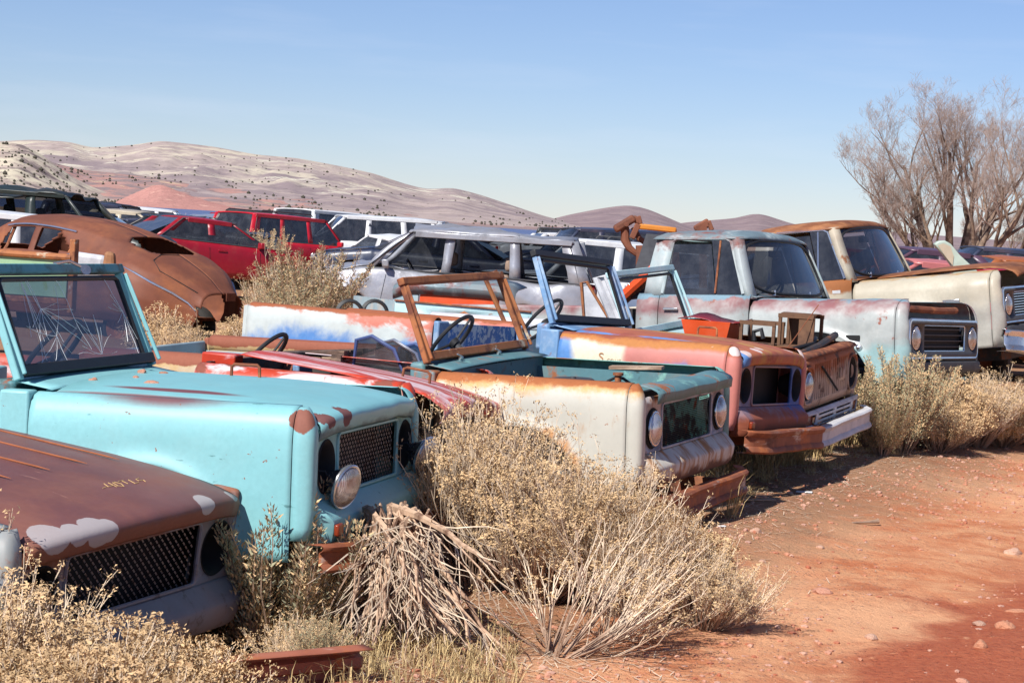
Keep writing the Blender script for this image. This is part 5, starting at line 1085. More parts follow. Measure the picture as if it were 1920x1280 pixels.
M['hillR'] = hill_mat('red_knoll', S(178, 130, 121, .95), [(S(204, 159, 144, .95), 0, 30, .6, .04, -1350, 450)], .03)
hill('hill_ridge', [(-150, 262), (0, 265), (60, 262), (130, 266), (170, 277), (210, 275), (250, 272), (300, 264), (340, 268), (400, 275), (480, 290), (560, 297), (640, 312), (700, 325), (760, 345), (800, 355), (850, 352), (900, 365), (960, 385), (1020, 405), (1080, 420), (1150, 432)], 4000, 2150, M['hillA'], .12)
hill('hill_bench', [(20, 286), (80, 300), (150, 318), (300, 334), (420, 349), (560, 366), (700, 386), (840, 402), (960, 416), (1060, 426)], 2900, 2050, M['hillC'], .2, seed=3)
hill('hill_slope', [(-150, 258), (-40, 264), (0, 266), (40, 270), (70, 285), (100, 306), (140, 335), (180, 354), (230, 370), (290, 384), (360, 394)], 2400, 2030, M['hillB'], .22, seed=9)
hill('red_knoll', [(200, 386), (235, 370), (262, 358), (290, 346), (302, 345), (330, 357), (365, 370), (400, 380), (440, 389)], 2150, 2025, M['hillR'], .15, seed=5, step=4)
hill('far_hill', [(1000, 420), (1060, 404), (1120, 392), (1160, 386), (1185, 385), (1215, 392), (1250, 407), (1275, 418), (1310, 432)], 4600, 2900, M['hillD'], .06, seed=12)
hill('far_hill', [(1230, 430), (1275, 418), (1330, 413), (1380, 409), (1405, 402), (1425, 400), (1450, 408), (1490, 421), (1560, 429), (1640, 432), (1700, 437), (1820, 446), (1920, 454), (2050, 464)], 6000, 3300, M['hillD'], .05, seed=15)
# junipers dotted over the hills
jm = MB(); r2 = random.Random(11); J = []
for rows, NV in HILLS[:3]:
    for k in range(520):
        i = r2.randrange(len(rows)); j = r2.randrange(2, NV); p = Vector(rows[i][j])
        if noise.noise((p.x*.006, p.y*.002, 7)) < -.05 or p.z < 1: continue
        s_ = r2.uniform(.8, 1.9)*(1.0 if r2.random() < .85 else 1.5)
        n = 6; b = len(jm.v)
        top_ = [p+Vector((0, 0, s_*1.5))]; ring_ = [p+Vector((math.cos(a)*s_*r2.uniform(.8, 1.2), math.sin(a)*s_, s_*.6)) for a in [k2*math.pi/3 for k2 in range(6)]]; low_ = [p+Vector((math.cos(a)*s_*.7, math.sin(a)*s_*.7, -.4)) for a in [k2*math.pi/3 for k2 in range(6)]]
        jm.add(top_+ring_+low_, [(0, 1+k2, 1+(k2+1) % 6) for k2 in range(6)]+[(1+k2, 7+k2, 7+(k2+1) % 6, 1+(k2+1) % 6) for k2 in range(6)])
jo = jm.build('juniper_scrub', flat('juniper_green', S(82, 78, 66), .9), smooth=False); tag(jo, 'dark juniper scrub dotted over the tan hills', 'scrub', None, 'stuff')
# ------------------------------------------------------------------ vegetation
M['straw'] = flat('straw_stem', S(224, 202, 176, .84), .85, vary=.3, nscale=6); M['head'] = flat('dry_flower_head', S(214, 180, 136, .82), .95, vary=.3, nscale=9); M['wood'] = flat('grey_brown_twig', S(176, 146, 124), .9, vary=.3, nscale=10)
M['sage'] = flat('grey_green_sage_leaf', S(176, 170, 136), .9, vary=.25); M['bark'] = paint('peeling_bark', S(214, 180, 150), [dict(c=S(130, 98, 78), n=14, stretch=(1, 1, .25), t=.52, s=.08)], rough=.9, bump=.004)
M['grass'] = flat('dry_grass_blade', S(206, 178, 128), .9, vary=.3)
def head(mb, p, r, rg, n=5):
    for _ in range(n):
        c = p+Vector((rg.gauss(0, .55), rg.gauss(0, .55), rg.gauss(.1, .4)))*r
        a = Vector((rg.uniform(-1, 1), rg.uniform(-1, 1), rg.uniform(-1, 1))).normalized(); b = a.orthogonal().normalized()
        s_ = r*rg.uniform(.22, .45); mb.add([c-a*s_, c+b*s_*.8, c+a*s_], [(0, 1, 2)])
def rabbitbrush(seed, H=.85, n=170, spread=.62, sub=5, tw=3, headr=.021, lean=None, rad=.0032, nh=11, stray=.06):
    rg = random.Random(seed); st, hd, wd = MB(), MB(), MB(); lean = Vector(lean or (0, 0, 0))
    for i in range(n):
        az = rg.random()*2*math.pi; el = rg.random()**.75*spread
        d = Vector((math.cos(az)*math.sin(el*1.5), math.sin(az)*math.sin(el*1.5), math.cos(el*1.5)))+lean*rg.uniform(.5, 1.2)
        d.normalize(); L = H*rg.uniform(.62, 1.05)*(1-.25*el)
        if rg.random() < stray: L *= 1.18
        p = Vector((math.cos(az), math.sin(az), 0))*.09*rg.random()**.5; pts = [p]
        for k in range(4):
            d = (d+Vector((rg.uniform(-.1, .1), rg.uniform(-.1, .1), .05+.02*k))).normalized(); p = p+d*L/4*.62; pts.append(p)
        wd.tube(pts[:4], [rad*1.5, rad*1.3, rad*1.1, rad], 3, caps=False); st.tube(pts[2:], [rad*1.0, rad*.9, rad*.75], 3, caps=False)
        for q in range(sub):
            t = rg.uniform(.35, 1); k = min(3, int(t*4)); b = pts[k].lerp(pts[k+1], t*4-k) if k < 4 else pts[4]
            sd = (d+Vector((rg.uniform(-.5, .5), rg.uniform(-.5, .5), rg.uniform(-.05, .45)))).normalized(); sl_ = L*rg.uniform(.22, .46)*(1.25-.5*t)
            m_ = b+sd*sl_*.5; sd = (sd+Vector((rg.uniform(-.15, .15), rg.uniform(-.15, .15), .18))).normalized(); e = m_+sd*sl_*.5
            st.tube([b, m_, e], [rad*.65, rad*.55, rad*.45], 3, caps=False)
            for w_ in range(tw):
                td = (sd+Vector((rg.uniform(-.5, .5), rg.uniform(-.5, .5), rg.uniform(0, .4)))).normalized(); f = (m_ if w_ == 0 else e.lerp(m_, rg.random()*.4)); g = f+td*sl_*rg.uniform(.18, .34)
                st.tube([f, g], [rad*.45, rad*.3], 3, caps=False)
                if rg.random() < .86: head(hd, g, headr*rg.uniform(.7, 1.3), rg, nh)
    return st.mesh('stems', M['straw'], False), hd.mesh('flower_heads', M['head'], False), wd.mesh('woody_stems', M['wood'], False)
def sagebrush(seed, H=.66, n=64, spread=.6):
    rg = random.Random(seed); st, hd, wd = MB(), MB(), MB()
    for i in range(n):
        az = rg.random()*2*math.pi; el = rg.random()**.7*spread; d = Vector((math.cos(az)*math.sin(el), math.sin(az)*math.sin(el), math.cos(el))); L = H*rg.uniform(.6, 1.05); p = Vector((math.cos(az), math.sin(az), 0))*.05; pts = [p]
        for k in range(5):
            d = (d+Vector((rg.uniform(-.16, .16), rg.uniform(-.16, .16), .08))).normalized(); p = p+d*L/5; pts.append(p)
        wd.tube(pts, [.006, .005, .004, .003, .0025, .002], 3, caps=False)
        for q in range(300):
            t = rg.uniform(.25, 1); k = min(4, int(t*5)); b = pts[k].lerp(pts[k+1], t*5-k); r_ = .05*(1.2-t)*rg.random()+.006
            v = Vector((rg.uniform(-1, 1), rg.uniform(-1, 1), rg.uniform(-.2, .9))).normalized(); c = b+v*r_*1.4; up_ = (v+Vector((0, 0, .8))).normalized(); sd = up_.orthogonal().normalized(); s_ = rg.uniform(.007, .0145)
            (hd if rg.random() < .55 else st).add([c-sd*s_*.4, c+sd*s_*.4, c+up_*s_*1.6], [(0, 1, 2)])
    return st.mesh('leaves', M['sage'], False), hd.mesh('seed_spikes', M['head'], False), wd.mesh('woody_stems', M['wood'], False)
RB = [rabbitbrush(1), rabbitbrush(2, n=200, H=.95, spread=.5), rabbitbrush(3, n=120, spread=.8, H=.75, lean=(.2, 0, 0)), rabbitbrush(4, n=110, H=.7, spread=.7, sub=6, nh=18, headr=.028)]
SG = [sagebrush(5), sagebrush(6, H=.9, n=60)]
def bush(meshes, x, y, sc_, rz, label, cat='bush', group=None, sz=None, z=None, name='rabbitbrush'):
    o = empty(name, (x, y, ground_z(x, y)-.01 if z is None else z), (0, 0, rz), label, cat, group); o.scale = (sc_, sc_, sz or sc_)
    for me, nm in zip(meshes, [m_.name.split('.')[0] for m_ in meshes]):
        c = bpy.data.objects.new(nm, me); col.objects.link(c); c.parent = o
    return o
# big clump between the turquoise and the cream truck
for i, (x, y, s_, k, sz, lb) in enumerate([
    (-.10, 10.05, 1.0, 1, 1.1, 'tall dry rabbitbrush in front of the red truck, left part of the big clump'),
    (.20, 9.85, 1.05, 0, 1.0, 'dense dry rabbitbrush in the middle of the clump before the cream truck'),
    (.48, 10.0, .95, 1, .80, 'dry rabbitbrush growing against the cream truck front wheel'),
    (.62, 9.65, .95, 0, .78, 'dry rabbitbrush at the front of the clump near the cream bumper'),
    (.80, 9.9, .85, 3, .72, 'low yellowish rabbitbrush beside the rusty bumper of the cream truck'),
    (.95, 9.55, .72, 2, .6, 'low spreading rabbitbrush at the edge of the dirt track'),
    (-.32, 10.35, .75, 3, .85, 'yellow headed rabbitbrush squeezed beside the turquoise truck lamp')]):
    bush(RB[k], x, y, s_, i*1.3, lb, sz=sz)
sparse = rabbitbrush(21, n=42, H=1.05, spread=.85, lean=(.75, .25, .05), sub=3, tw=3, rad=.0042, stray=.3)
bush(sparse, .30, 8.78, .95, 0, 'sparse straggling rabbitbrush with long bare pale stems leaning over the red dirt', sz=.72)
bush(rabbitbrush(22, n=30, H=.7, spread=.9, lean=(.6, -.1, 0), sub=4, rad=.003), .5, 9.15, .9, 0, 'thin broken rabbitbrush lying low beside the straggling one')
# bottom left
for i, (x, y, s_, k, sz, lb) in enumerate([
    (-1.56, 7.15, 1.0, 3, 1.02, 'large yellow headed rabbitbrush covering the maroon truck front corner'), (-1.28, 6.95, .95, 3, .80, 'yellow headed rabbitbrush below the maroon grille'), (-1.06, 7.15, .8, 3, .62, 'lower rabbitbrush beside the loose rusty bumper'),
    (-1.85, 7.35, 1.0, 0, 1.1, 'pale rabbitbrush behind the yellow one at the maroon fender'), (-1.42, 6.75, .9, 3, .72, 'foremost rabbitbrush with thick tan flower heads'), (-1.2, 7.45, .7, 3, .66, 'small rabbitbrush under the maroon headlight hole')]):
    bush(RB[k], x, y, s_, i*2.1+.5, lb, sz=sz)
bush(SG[0], -.89, 8.85, 1.22, .3, 'grey green sagebrush growing before the turquoise wheel', name='sagebrush', cat='bush'); bush(SG[0], -.80, 9.05, 1.0, 2.3, 'second sagebrush behind the first beside the turquoise wheel', name='sagebrush', cat='bush'); bush(SG[0], -.66, 8.05, .42, 1.3, 'tiny sagebrush sprig at the end of the loose rusty bumper', name='sagebrush', cat='bush')
bush(SG[0], -.93, 9.05, .8, 4, 'short sagebrush between the maroon and turquoise trucks', name='sagebrush', cat='bush')
bush(RB[2], -.78, 8.45, .55, .4, 'matted low rabbitbrush above the loose rusty bumper', sz=.42)
# right side, before the pickups
for i, (x, y, s_, sz, g, lb) in enumerate([
    (3.02, 17.55, 1.0, 1.12, 's', 'tall tan sagebrush beside the slatted grille truck'), (3.22, 17.3, .95, .95, 's', 'bushy sagebrush before the silver pickup fender'), (3.0, 17.0, .8, .7, 's', 'lower sagebrush beside the white bumper'),
    (3.85, 18.3, .9, .95, 'r', 'tall rabbitbrush in front of the silver pickup grille'), (4.1, 18.6, 1.0, .82, 'r', 'rabbitbrush in front of the silver pickup far headlight'), (4.4, 18.9, 1.1, .8, 'r', 'broad rabbitbrush between the two pickups'), (4.75, 19.4, 1.1, .75, 'r', 'broad pale rabbitbrush in front of the off white pickup'), (3.6, 17.75, .85, .7, 'r', 'low rabbitbrush under the silver pickup headlight'), (5.1, 19.7, 1.0, .7, 'r', 'rabbitbrush at the end of the row before the off white pickup'), (3.5, 18.1, .8, .8, 's', 'sagebrush tucked under the silver pickup fender')]):
    bush(SG[i % 2] if g == 's' else RB[(i*2+1) % 4], x, y, s_, i*1.7, lb, sz=sz if g == 'r' else sz, name='sagebrush' if g == 's' else 'rabbitbrush')
# middle distance
for i, (x, y, s_, sz, g, lb) in enumerate([
    (-2.5, 26, 1.7, 1.55, 's', 'tall brown sagebrush between the brown fastback and the silver wreck'), (-2.75, 25, 1.3, 1.1, 's', 'brown sagebrush left of the tallest sagebrush behind the fastback tail'), (-2.95, 24, 1.1, .95, 'r', 'pale rabbitbrush at the tail of the brown fastback'), (-2.55, 23.4, 1.1, .8, 'r', 'pale rabbitbrush behind the patchwork truck bed'), (-2.75, 26.5, 1.5, 1.5, 'r', 'rabbitbrush before the silver wreck front wheel'), (-2.9, 27.5, 1.2, 1.2, 'r', 'rabbitbrush before the dark red sedan nose'),
    (-3.35, 20.5, 1.0, 1.2, 'r', 'round pale rabbitbrush behind the turquoise windshield pillar'), (-3.1, 20.2, .8, .9, 'r', 'smaller pale rabbitbrush beside the fastback rear wheel'), (-1.65, 24.2, .7, .85, 'r', 'small rabbitbrush under the silver wreck'), (-3.0, 33, 1.3, 1.2, 'r', 'rabbitbrush beside the red sport utility vehicle'), (-5.2, 44, 1.5, 1.6, 's', 'sagebrush behind the dark red sedan')]):
    bush(SG[1] if g == 's' else RB[(i+1) % 4], x, y, s_, i*1.1, lb, sz=sz, name='sagebrush' if g == 's' else 'rabbitbrush', z=0)
M['oscrub'] = flat('orange_scrub_twig', S(206, 150, 110), .9, vary=.3)
for i in range(14):
    p = at(195+11*i+rnd.uniform(-4, 4), 392, 140+rnd.uniform(-8, 8)); b = bush(RB[i % 4], p.x, p.y, 2.0, i, 'orange brown scrub bush on the plain before the lake', group='scrub bushes before the lake', sz=1.5, z=0)
# uprooted dead bush draped over the turquoise bumper
def dead_bush():
    o = empty('dead_bush', (-.46, 9.1, 0), (0, 0, 0), 'uprooted dead brush with peeling bark draped over the turquoise bumper', 'dead bush'); rg = random.Random(31); mb, tw_ = MB(), MB()
    for i in range(62):
        a = rg.uniform(-.5, .95); s0 = Vector((rg.uniform(-.15, .13)+.02, rg.uniform(-.03, .10), .48+rg.uniform(-.05, .06))); fan = rg.random()
        end = Vector((-.14+.62*fan*rg.uniform(.6, 1.1)+rg.uniform(-.08, .08), -.25-.55*rg.random(), rg.uniform(.0, .16) if rg.random() < .75 else rg.uniform(.15, .4)))
        mid = s0.lerp(end, .4)+Vector((rg.uniform(-.06, .06), -.02, .05+rg.uniform(-.05, .06))); pts = []
        for k in range(8):
            t = k/7; p = s0.lerp(mid, t).lerp(mid.lerp(end, t), t)+Vector((rg.uniform(-1, 1), rg.uniform(-1, 1), rg.uniform(-1, 1)))*.013*(.3+t); p.z = max(p.z, .012); pts.append(p)
        r0 = rg.choice((.021, .015, .010, .007, .005, .005)); mb.tube(pts, [r0*(1-.7*k/7) for k in range(8)], 5)
        for q in range(7):
            k = rg.randrange(2, 7); b = pts[k]; d = ((pts[k]-pts[k-1]).normalized()+Vector((rg.uniform(-.5, .5), rg.uniform(-.6, .3), rg.uniform(-.5, .3)))).normalized(); L = rg.uniform(.08, .36); qs = [b]
            for w_ in range(4):
                d = (d+Vector((rg.uniform(-.3, .3), rg.uniform(-.3, .3), rg.uniform(-.25, .2)))).normalized(); nb = qs[-1]+d*L/4; nb.z = max(nb.z, .006); qs.append(nb)
            tw_.tube(qs, [.0035, .003, .0024, .0018, .001], 3, caps=False)
    mb.build('branches', M['bark'], o); tw_.build('twigs', M['straw'], o, smooth=False)
dead_bush()
# bare cottonwoods
M['tbark'] = paint('grey_tree_bark', S(166, 142, 122), [dict(c=S(92, 74, 64), n=3, t=.5, s=.15)], rough=.95, bump=0); M['ttwig'] = flat('tree_twig', S(172, 150, 138), .95)
def bare_tree(label, base, H, limbs, seed, leanx=0, twig=1.0):
    rg = random.Random(seed); o = empty('bare_tree', base, (0, 0, 0), label, 'tree'); tk, cr_ = MB(), MB()
    def branch(p, d, L, r, lev, trop=.10):
        n = 5 if lev < 3 else 3; pts = [p]; rs = [r]; wob = (.10, .16, .22, .28, .32)[min(lev, 4)]
        for k in range(n):
            d = (d+Vector((rg.uniform(-wob, wob), rg.uniform(-wob, wob), rg.uniform(-wob, wob)+trop*.5))).normalized(); p = p+d*L/n; pts.append(p); rs.append(r*(1-.72*(k+1)/n))
        (tk if lev < 2 else cr_).tube(pts, rs, 7 if lev < 1 else (5 if lev < 3 else 3), caps=False)
        if lev >= 5: return
        cnt = (7, 6, 6, 5, 3)[lev]
        for c in range(cnt):
            t = .3+.7*(c+rg.random())/cnt if lev else .35+.65*(c+rg.random())/cnt; t = min(.99, t); k = min(n-1, int(t*n)); b = pts[k].lerp(pts[k+1], t*n-k)
            ax = Vector((rg.uniform(-1, 1), rg.uniform(-1, 1), rg.uniform(-.3, .8))).normalized(); dd = (d*.8+ax*(.62 if lev < 2 else .85)+Vector((0, 0, .10))).normalized()
            ln = L*rg.uniform(.42, .70)*(1.1-.35*t); branch(b, dd, max(ln, .22*twig), max(.0045, lerp(r, r*.28, t)*.58), lev+1, .08)
    for (x, y, dx, dy, dz, L, r) in limbs: branch(Vector((x, y, 0)), Vector((dx, dy, dz)).normalized(), L*H, r*1.4, 0)
    tk.build('trunk', M['tbark'], o, ang=80); cr_.build('crown', M['ttwig'], o, smooth=False); print('tree faces', len(cr_.f)); return o
b1 = at(1782, 500, 100); bare_tree('large bare cottonwood with many spreading limbs behind the pickups', (b1.x, b1.y, 0), 6.6, [(-.6, 0, -.62, .1, 1, .80, .15), (-.3, .3, -.34, .3, 1, .95, .17), (-.1, 0, -.12, -.2, 1, 1.0, .18), (.2, .1, .15, .2, 1, .95, .18), (.3, -.3, .42, -.1, 1, .8, .15), (-.5, -.2, -.85, -.1, .55, .62, .11), (-.2, -.2, -.45, -.3, .8, .7, .12)], 3)
b2 = at(1806, 500, 92); bare_tree('leaning bare cottonwood with trunk slanting away from the larger tree', (b2.x+.1, b2.y, 0), 6.6, [(0, 0, .32, .1, 1, .75, .17), (.1, .1, .60, -.2, .9, .95, .16), (.5, .2, .80, .2, .7, .9, .14)], 8)
b3 = at(1890, 470, 170); bare_tree('pale distant bare thicket tree right of the cottonwoods', (b3.x, b3.y, 0), 4.6, [(-1.5, 0, -.4, 0, 1, .7, .1), (0, 0, .1, 0, 1, .8, .1), (1.5, 0, .3, .2, 1, .7, .1), (3, 0, .4, .1, 1, .8, .1), (-3, 0, -.2, .1, 1, .6, .09)], 13, twig=1.3)
# dry grass, straw and gravel
def grass():
    rg = random.Random(41); mb = MB()
    def tuft(x, y, n, h):
        z0 = ground_z(x, y)-.005
        for _ in range(n):
            a = rg.random()*6.283; l = h*rg.uniform(.5, 1.1); d = Vector((math.cos(a), math.sin(a), 0))*rg.uniform(.2, 1.3); p0 = Vector((x+rg.uniform(-.04, .04), y+rg.uniform(-.04, .04), z0)); s_ = Vector((-d.y, d.x, 0)).normalized()*.0022
            p1 = p0+d*l*.35+Vector((0, 0, l*.6)); p2 = p0+d*l*.9+Vector((0, 0, l*.8*rg.uniform(.6, 1.2)))
            mb.add([p0-s_, p0+s_, p1+s_*.8, p1-s_*.8, p2], [(0, 1, 2, 3), (3, 2, 4)])
    for _ in range(1000):
        y = rg.uniform(8.2, 20); u = rg.gauss(.15, .32); x = (u+(y-12)*.40)/.90
        if -1.6 < x < 6 and u < .75: tuft(x, y, rg.randint(10, 26), rg.uniform(.06, .24)*(1.2 if u < .4 else .4))
    for px, py in [(1450, 850), (1480, 860), (1520, 845), (1420, 865), (1550, 840), (1500, 870), (1290, 960), (1330, 985), (1310, 970), (1360, 960), (1600, 830), (1250, 970), (1450, 880), (1400, 880)]:
        p = gnd(px, py)
        for _ in range(5): tuft(p.x+rg.uniform(-.15, .15), p.y+rg.uniform(-.3, .3), 22, rg.uniform(.18, .34))
    for _ in range(160):
        tuft(rg.uniform(-1.4, .1), rg.uniform(7.7, 9.1), 16, rg.uniform(.06, .2))
    o = mb.build('dry_grass', M['grass'], smooth=False); tag(o, 'dry straw coloured grass tufts along the row of trucks', 'grass', None, 'stuff')
    mb = MB()
    for _ in range(9000):
        y = rg.uniform(7.6, 20); u = abs(rg.gauss(0, .6))+.02; x = (u+(y-12)*.40)/.90
        if y < 9.4: x = rg.uniform(-.9, .75)
        z = ground_z(x, y)+.006; a = rg.random()*6.283; l = rg.uniform(.02, .12); d = Vector((math.cos(a), math.sin(a), rg.uniform(-.05, .15)))*l; s_ = Vector((-d.y, d.x, 0)).normalized()*.0018; p = Vector((x, y, z)); mb.add([p-s_, p+s_, p+d+s_, p+d-s_], [(0, 1, 2, 3)])
    o = mb.build('straw_litter', M['straw'], smooth=False); tag(o, 'scattered straw and broken twigs on the red dirt', 'straw', None, 'stuff')
grass()
def gravel():
    rg = random.Random(51); mb = MB(); ico = bmesh.new(); bmesh.ops.create_icosphere(ico, subdivisions=1, radius=1); IV = [v.co.copy() for v in ico.verts]; IF = [tuple(v.index for v in f.verts) for f in ico.faces]; ico.free()
    for _ in range(15000):
        y = 7.4+13*rg.random()**1.5; u = rg.uniform(.35, 5) if rg.random() < .5 else rg.gauss(1.5, .45); x = (u+(y-12)*.40)/.90
        if noise.noise((x*.7, y*.5, 5)) < -.05 and rg.random() < .8: continue
        s_ = .0035+.015*rg.random()**5; z = ground_z(x, y); k = Vector((rg.uniform(.8, 1.6), rg.uniform(.8, 1.4), rg.uniform(.35, .8)))*s_; a = rg.random()*6.3; ca, sa = math.cos(a), math.sin(a)
        mb.add([(x+(v.x*k.x*ca-v.y*k.y*sa)*rg.uniform(.8, 1.2), y+(v.x*k.x*sa+v.y*k.y*ca), z+v.z*k.z+k.z*.3) for v in IV], IF)
    m, n, b, out = new_mat('gravel_stone'); g = n.nodes.new('ShaderNodeNewGeometry'); cr_ = n.nodes.new('ShaderNodeValToRGB'); n.links.new(g.outputs['Random Per Island'], cr_.inputs[0]); els = cr_.color_ramp.elements; els[0].color = (*S(186, 108, 78), 1); els[1].color = (*S(222, 172, 146), 1)
    e = els.new(.5); e.color = (*S(212, 150, 120), 1); e = els.new(.8); e.color = (*S(200, 156, 138), 1); n.links.new(cr_.outputs[0], b.inputs['Base Color']); b.inputs['Roughness'].default_value = .95
    o = mb.build('gravel', m, smooth=False); tag(o, 'small reddish gravel strewn over the dirt track', 'gravel', None, 'stuff')
gravel()
# ------------------------------------------------------------------ loose things
rg = random.Random(61)
for i in range(15):
    px, py = rg.uniform(1180, 1915), rg.uniform(900, 1278)
    if px < 1400 and py < 1050: continue
    p = gnd(px, py); s_ = .016+.030*rg.random()**2
    me = ROCKS[i % 6].copy(); me.materials.append(M['rock2'] if i % 3 else M['rock']); o = bpy.data.objects.new('stone', me); col.objects.link(o)
    o.location = (p.x, p.y, ground_z(p.x, p.y)+s_*.12); o.scale = (s_*1.5, s_*1.1, s_*.7); o.rotation_euler = (0, 0, i); tag(o, 'pale loose stone lying on the red dirt track', 'stone', 'loose stones on the track')
def clod(px, py, sx, sy, sz, lb, k):
    p = gnd(px, py); me = rock_mesh(40+k, 3); me.materials.append(M['clod']); o = bpy.data.objects.new('dirt_clod', me); col.objects.link(o); o.location = (p.x, p.y, ground_z(p.x, p.y)+sz*.1); o.scale = (sx, sy, sz); tag(o, lb, 'clod')
M['clod'] = paint('dry_clod', S(226, 162, 128), [dict(c=S(200, 120, 84), n=14, t=.55, s=.15)], rough=.95, bump=.012, dirt=0)
clod(1885, 1172, .05, .04, .03, 'pale dry earth clod on the damp part of the track', 1); clod(1838, 1212, .03, .03, .03, 'small upright earth clod beside the damp wheel rut', 2); clod(1908, 1138, .06, .035, .012, 'flat pale earth crust at the edge of the damp rut', 3)
# loose channel bumper at the bottom left
M['rail_rust'] = paint('rust_red_channel', S(176, 104, 80), [dict(c=S(200, 168, 152), n=5, stretch=(.5, 1, 2), t=.58, s=.08), dict(c=S(190, 110, 66), n=7, t=.58, s=.07)], rough=.65)
p0 = gnd(672, 1278, .0); p1 = gnd(340, 1310, .0)
lb_ = empty('loose_bumper', (p0.x, p0.y, ground_z(p0.x, p0.y)), (0, 0, math.atan2(p1.y-p0.y, p1.x-p0.x)), 'rusty channel bumper lying loose on the ground by the rabbitbrush', 'bumper')
rows = [[(x, y+.004*noise.noise((x*5, z*9, 0)), z+.004*noise.noise((x*4, y*9, 3))) for y, z in ((.09, .135), (.02, .14), (.0, .132), (-.008, .10), (.02, .088), (.02, .055), (-.008, .04), (.0, .012), (.02, .006), (.09, .01))] for x in [i*.05 for i in range(22)]]
MB().map(lambda p: p).grid(rows).build('channel', M['rail_rust'], lb_, thick=.004)
for x in (.25, .7): MB().lathe((x, .018, .072), (0, -1, 0), [(0, .014), (.006, .013), (.010, .006), (.010, 0)], 10).build('bolt', M['rust'], lb_)
def scrap(name, px, py, size, m, rz, lb, cat, z=.01, tilt=(0, 0)):
    p = gnd(px, py); o = MB().box(-size[0]/2, size[0]/2, -size[1]/2, size[1]/2, 0, size[2]).map(lambda q: q+Vector((0, 0, .25*size[2]*math.sin(q.x*30)))).build(name, m, bevel=min(size)*.25); o.location = (p.x, p.y, ground_z(p.x, p.y)+z*.3); o.rotation_euler = (tilt[0], tilt[1], rz); tag(o, lb, cat); return o
M['paper'] = flat('white_scrap', S(240, 240, 240), .7)
scrap('paper_scrap', 1351, 1017, (.045, .03, .006), M['paper'], .3, 'small white scrap by the low rabbitbrush', 'litter'); scrap('paper_scrap', 1506, 948, (.11, .05, .008), M['paper'], -.2, 'long white flake lying on the dirt near the cream bumper', 'litter')
scrap('metal_plate', 1722, 838, (.34, .16, .06), M['rust'], .1, 'dark rusty metal plate on the ground by the sagebrush', 'scrap'); scrap('board', 1757, 852, (.2, .08, .02), M['rock2'], .5, 'pale broken board at the edge of the track', 'board'); scrap('board', 1420, 968, (.26, .03, .012), M['wood'], .5, 'thin grey stick board under the cream bumper', 'board')
p = gnd(1625, 992); o = MB().tube([(-.10, -.03, .01), (0, 0, .016), (.06, .03, .02), (.075, .035, .024)], [.006, .008, .012, .018], 7).build('stick', M['wood']); o.location = (p.x, p.y, ground_z(p.x, p.y)+.004); tag(o, 'short grey stick with a knob on the red dirt', 'stick')
p = gnd(1735, 800, 0); cs = empty('steel_stand', (p.x, p.y, 0), (0, 0, -.5), 'rusty square steel stand among the bushes', 'stand'); MB().box(-.06, .06, -.05, .05, 0, .3).build('post', M['rust'], cs, bevel=.01); MB().box(-.14, .14, -.1, .1, .30, .42).build('top_block', M['grease'], cs, bevel=.01)
# panels stacked behind the patchwork truck
def panel(name, pts_px, d, m, lb, cat, th=.03, z2=None, holes=None, dv=None):
    """upright sheet traced by its corners; d = distance of the corners in metres"""
    dd = d if isinstance(d, (list, tuple)) else [d]*len(pts_px); P_ = [at(a, b, q) for (a, b), q in zip(pts_px, dd)]
    c = sum(P_, Vector())/len(P_); nn = (P_[1]-P_[0]).cross(P_[-1]-P_[0]).normalized()*th; n = len(P_)
    mb = MB().add([p-c for p in P_]+[p-c+nn for p in P_], [tuple(range(n)), tuple(reversed(range(n, 2*n)))]+[(i, (i+1) % n, n+(i+1) % n, n+i) for i in range(n)])
    o = mb.build(name, m, smooth=False, bevel=th*.3); o.location = c
    if lb: tag(o, lb, cat)
    return o
M['orange'] = paint('orange_paint', S(236, 84, 30), [dict(c=S(150, 90, 60), n=5, t=.68, s=.06)], rough=.5); M['mint'] = paint('mint_green_paint', S(176, 214, 170), [dict(c=S(150, 90, 60), n=5, t=.66, s=.05), dict(c=S(150, 190, 150), n=2, t=.55, s=.2)], rough=.5)
M['mint2'] = paint('pale_mint', S(192, 208, 194), [dict(c=S(150, 110, 80), n=6, t=.68, s=.05)], rough=.5)
# pale blue pickup bed
bd = empty('pickup_bed', (at(860, 640, 19.0).x, 19.0, 0), rot(-16, 0, 0), 'pale blue pickup bed with rust hole in its end panel', 'pickup bed')
def hole_panel():
    hole = [(.0+.16*math.cos(a)*(1+.2*math.sin(3*a)), .86+.085*math.sin(a)*(1+.25*math.cos(5*a))) for a in [2*math.pi*k/24 for k in range(24)]]; hole = [(a, max(b, .80)) for a, b in hole]
    return plate_holes([(-.62, .72), (.66, .72), (.66, 1.02), (-.62, 1.04)], [[(a, b) for a, b in hole]], lambda a, b: (0, -a, b)).map(lambda p: Vector((-p.y, 0, p.z)))
hole_panel().build('end_panel', M['pale_blue'], bd, thick=.02)
MB().tube([(-.62, -.012, 1.035), (.66, -.012, 1.015)], .008, 6).build('top_rail', M['rust'], bd); MB().tube([(-.2, -.012, .795), (.55, -.012, .785)], .012, 6).build('rust_strip', M['rust'], bd)
MB().tube([(.17*math.cos(a)*(1+.2*math.sin(3*a)), -.012, max(.80, .86+.09*math.sin(a)*(1+.25*math.cos(5*a)))) for a in [2*math.pi*k/24 for k in range(24)]], .012, 5, closed=True).build('rust_edge', M['rust'], bd)
MB().box(-.95, .95, -.35, -.02, .60, .72).build('sill', M['white_rust'], bd, bevel=.02)
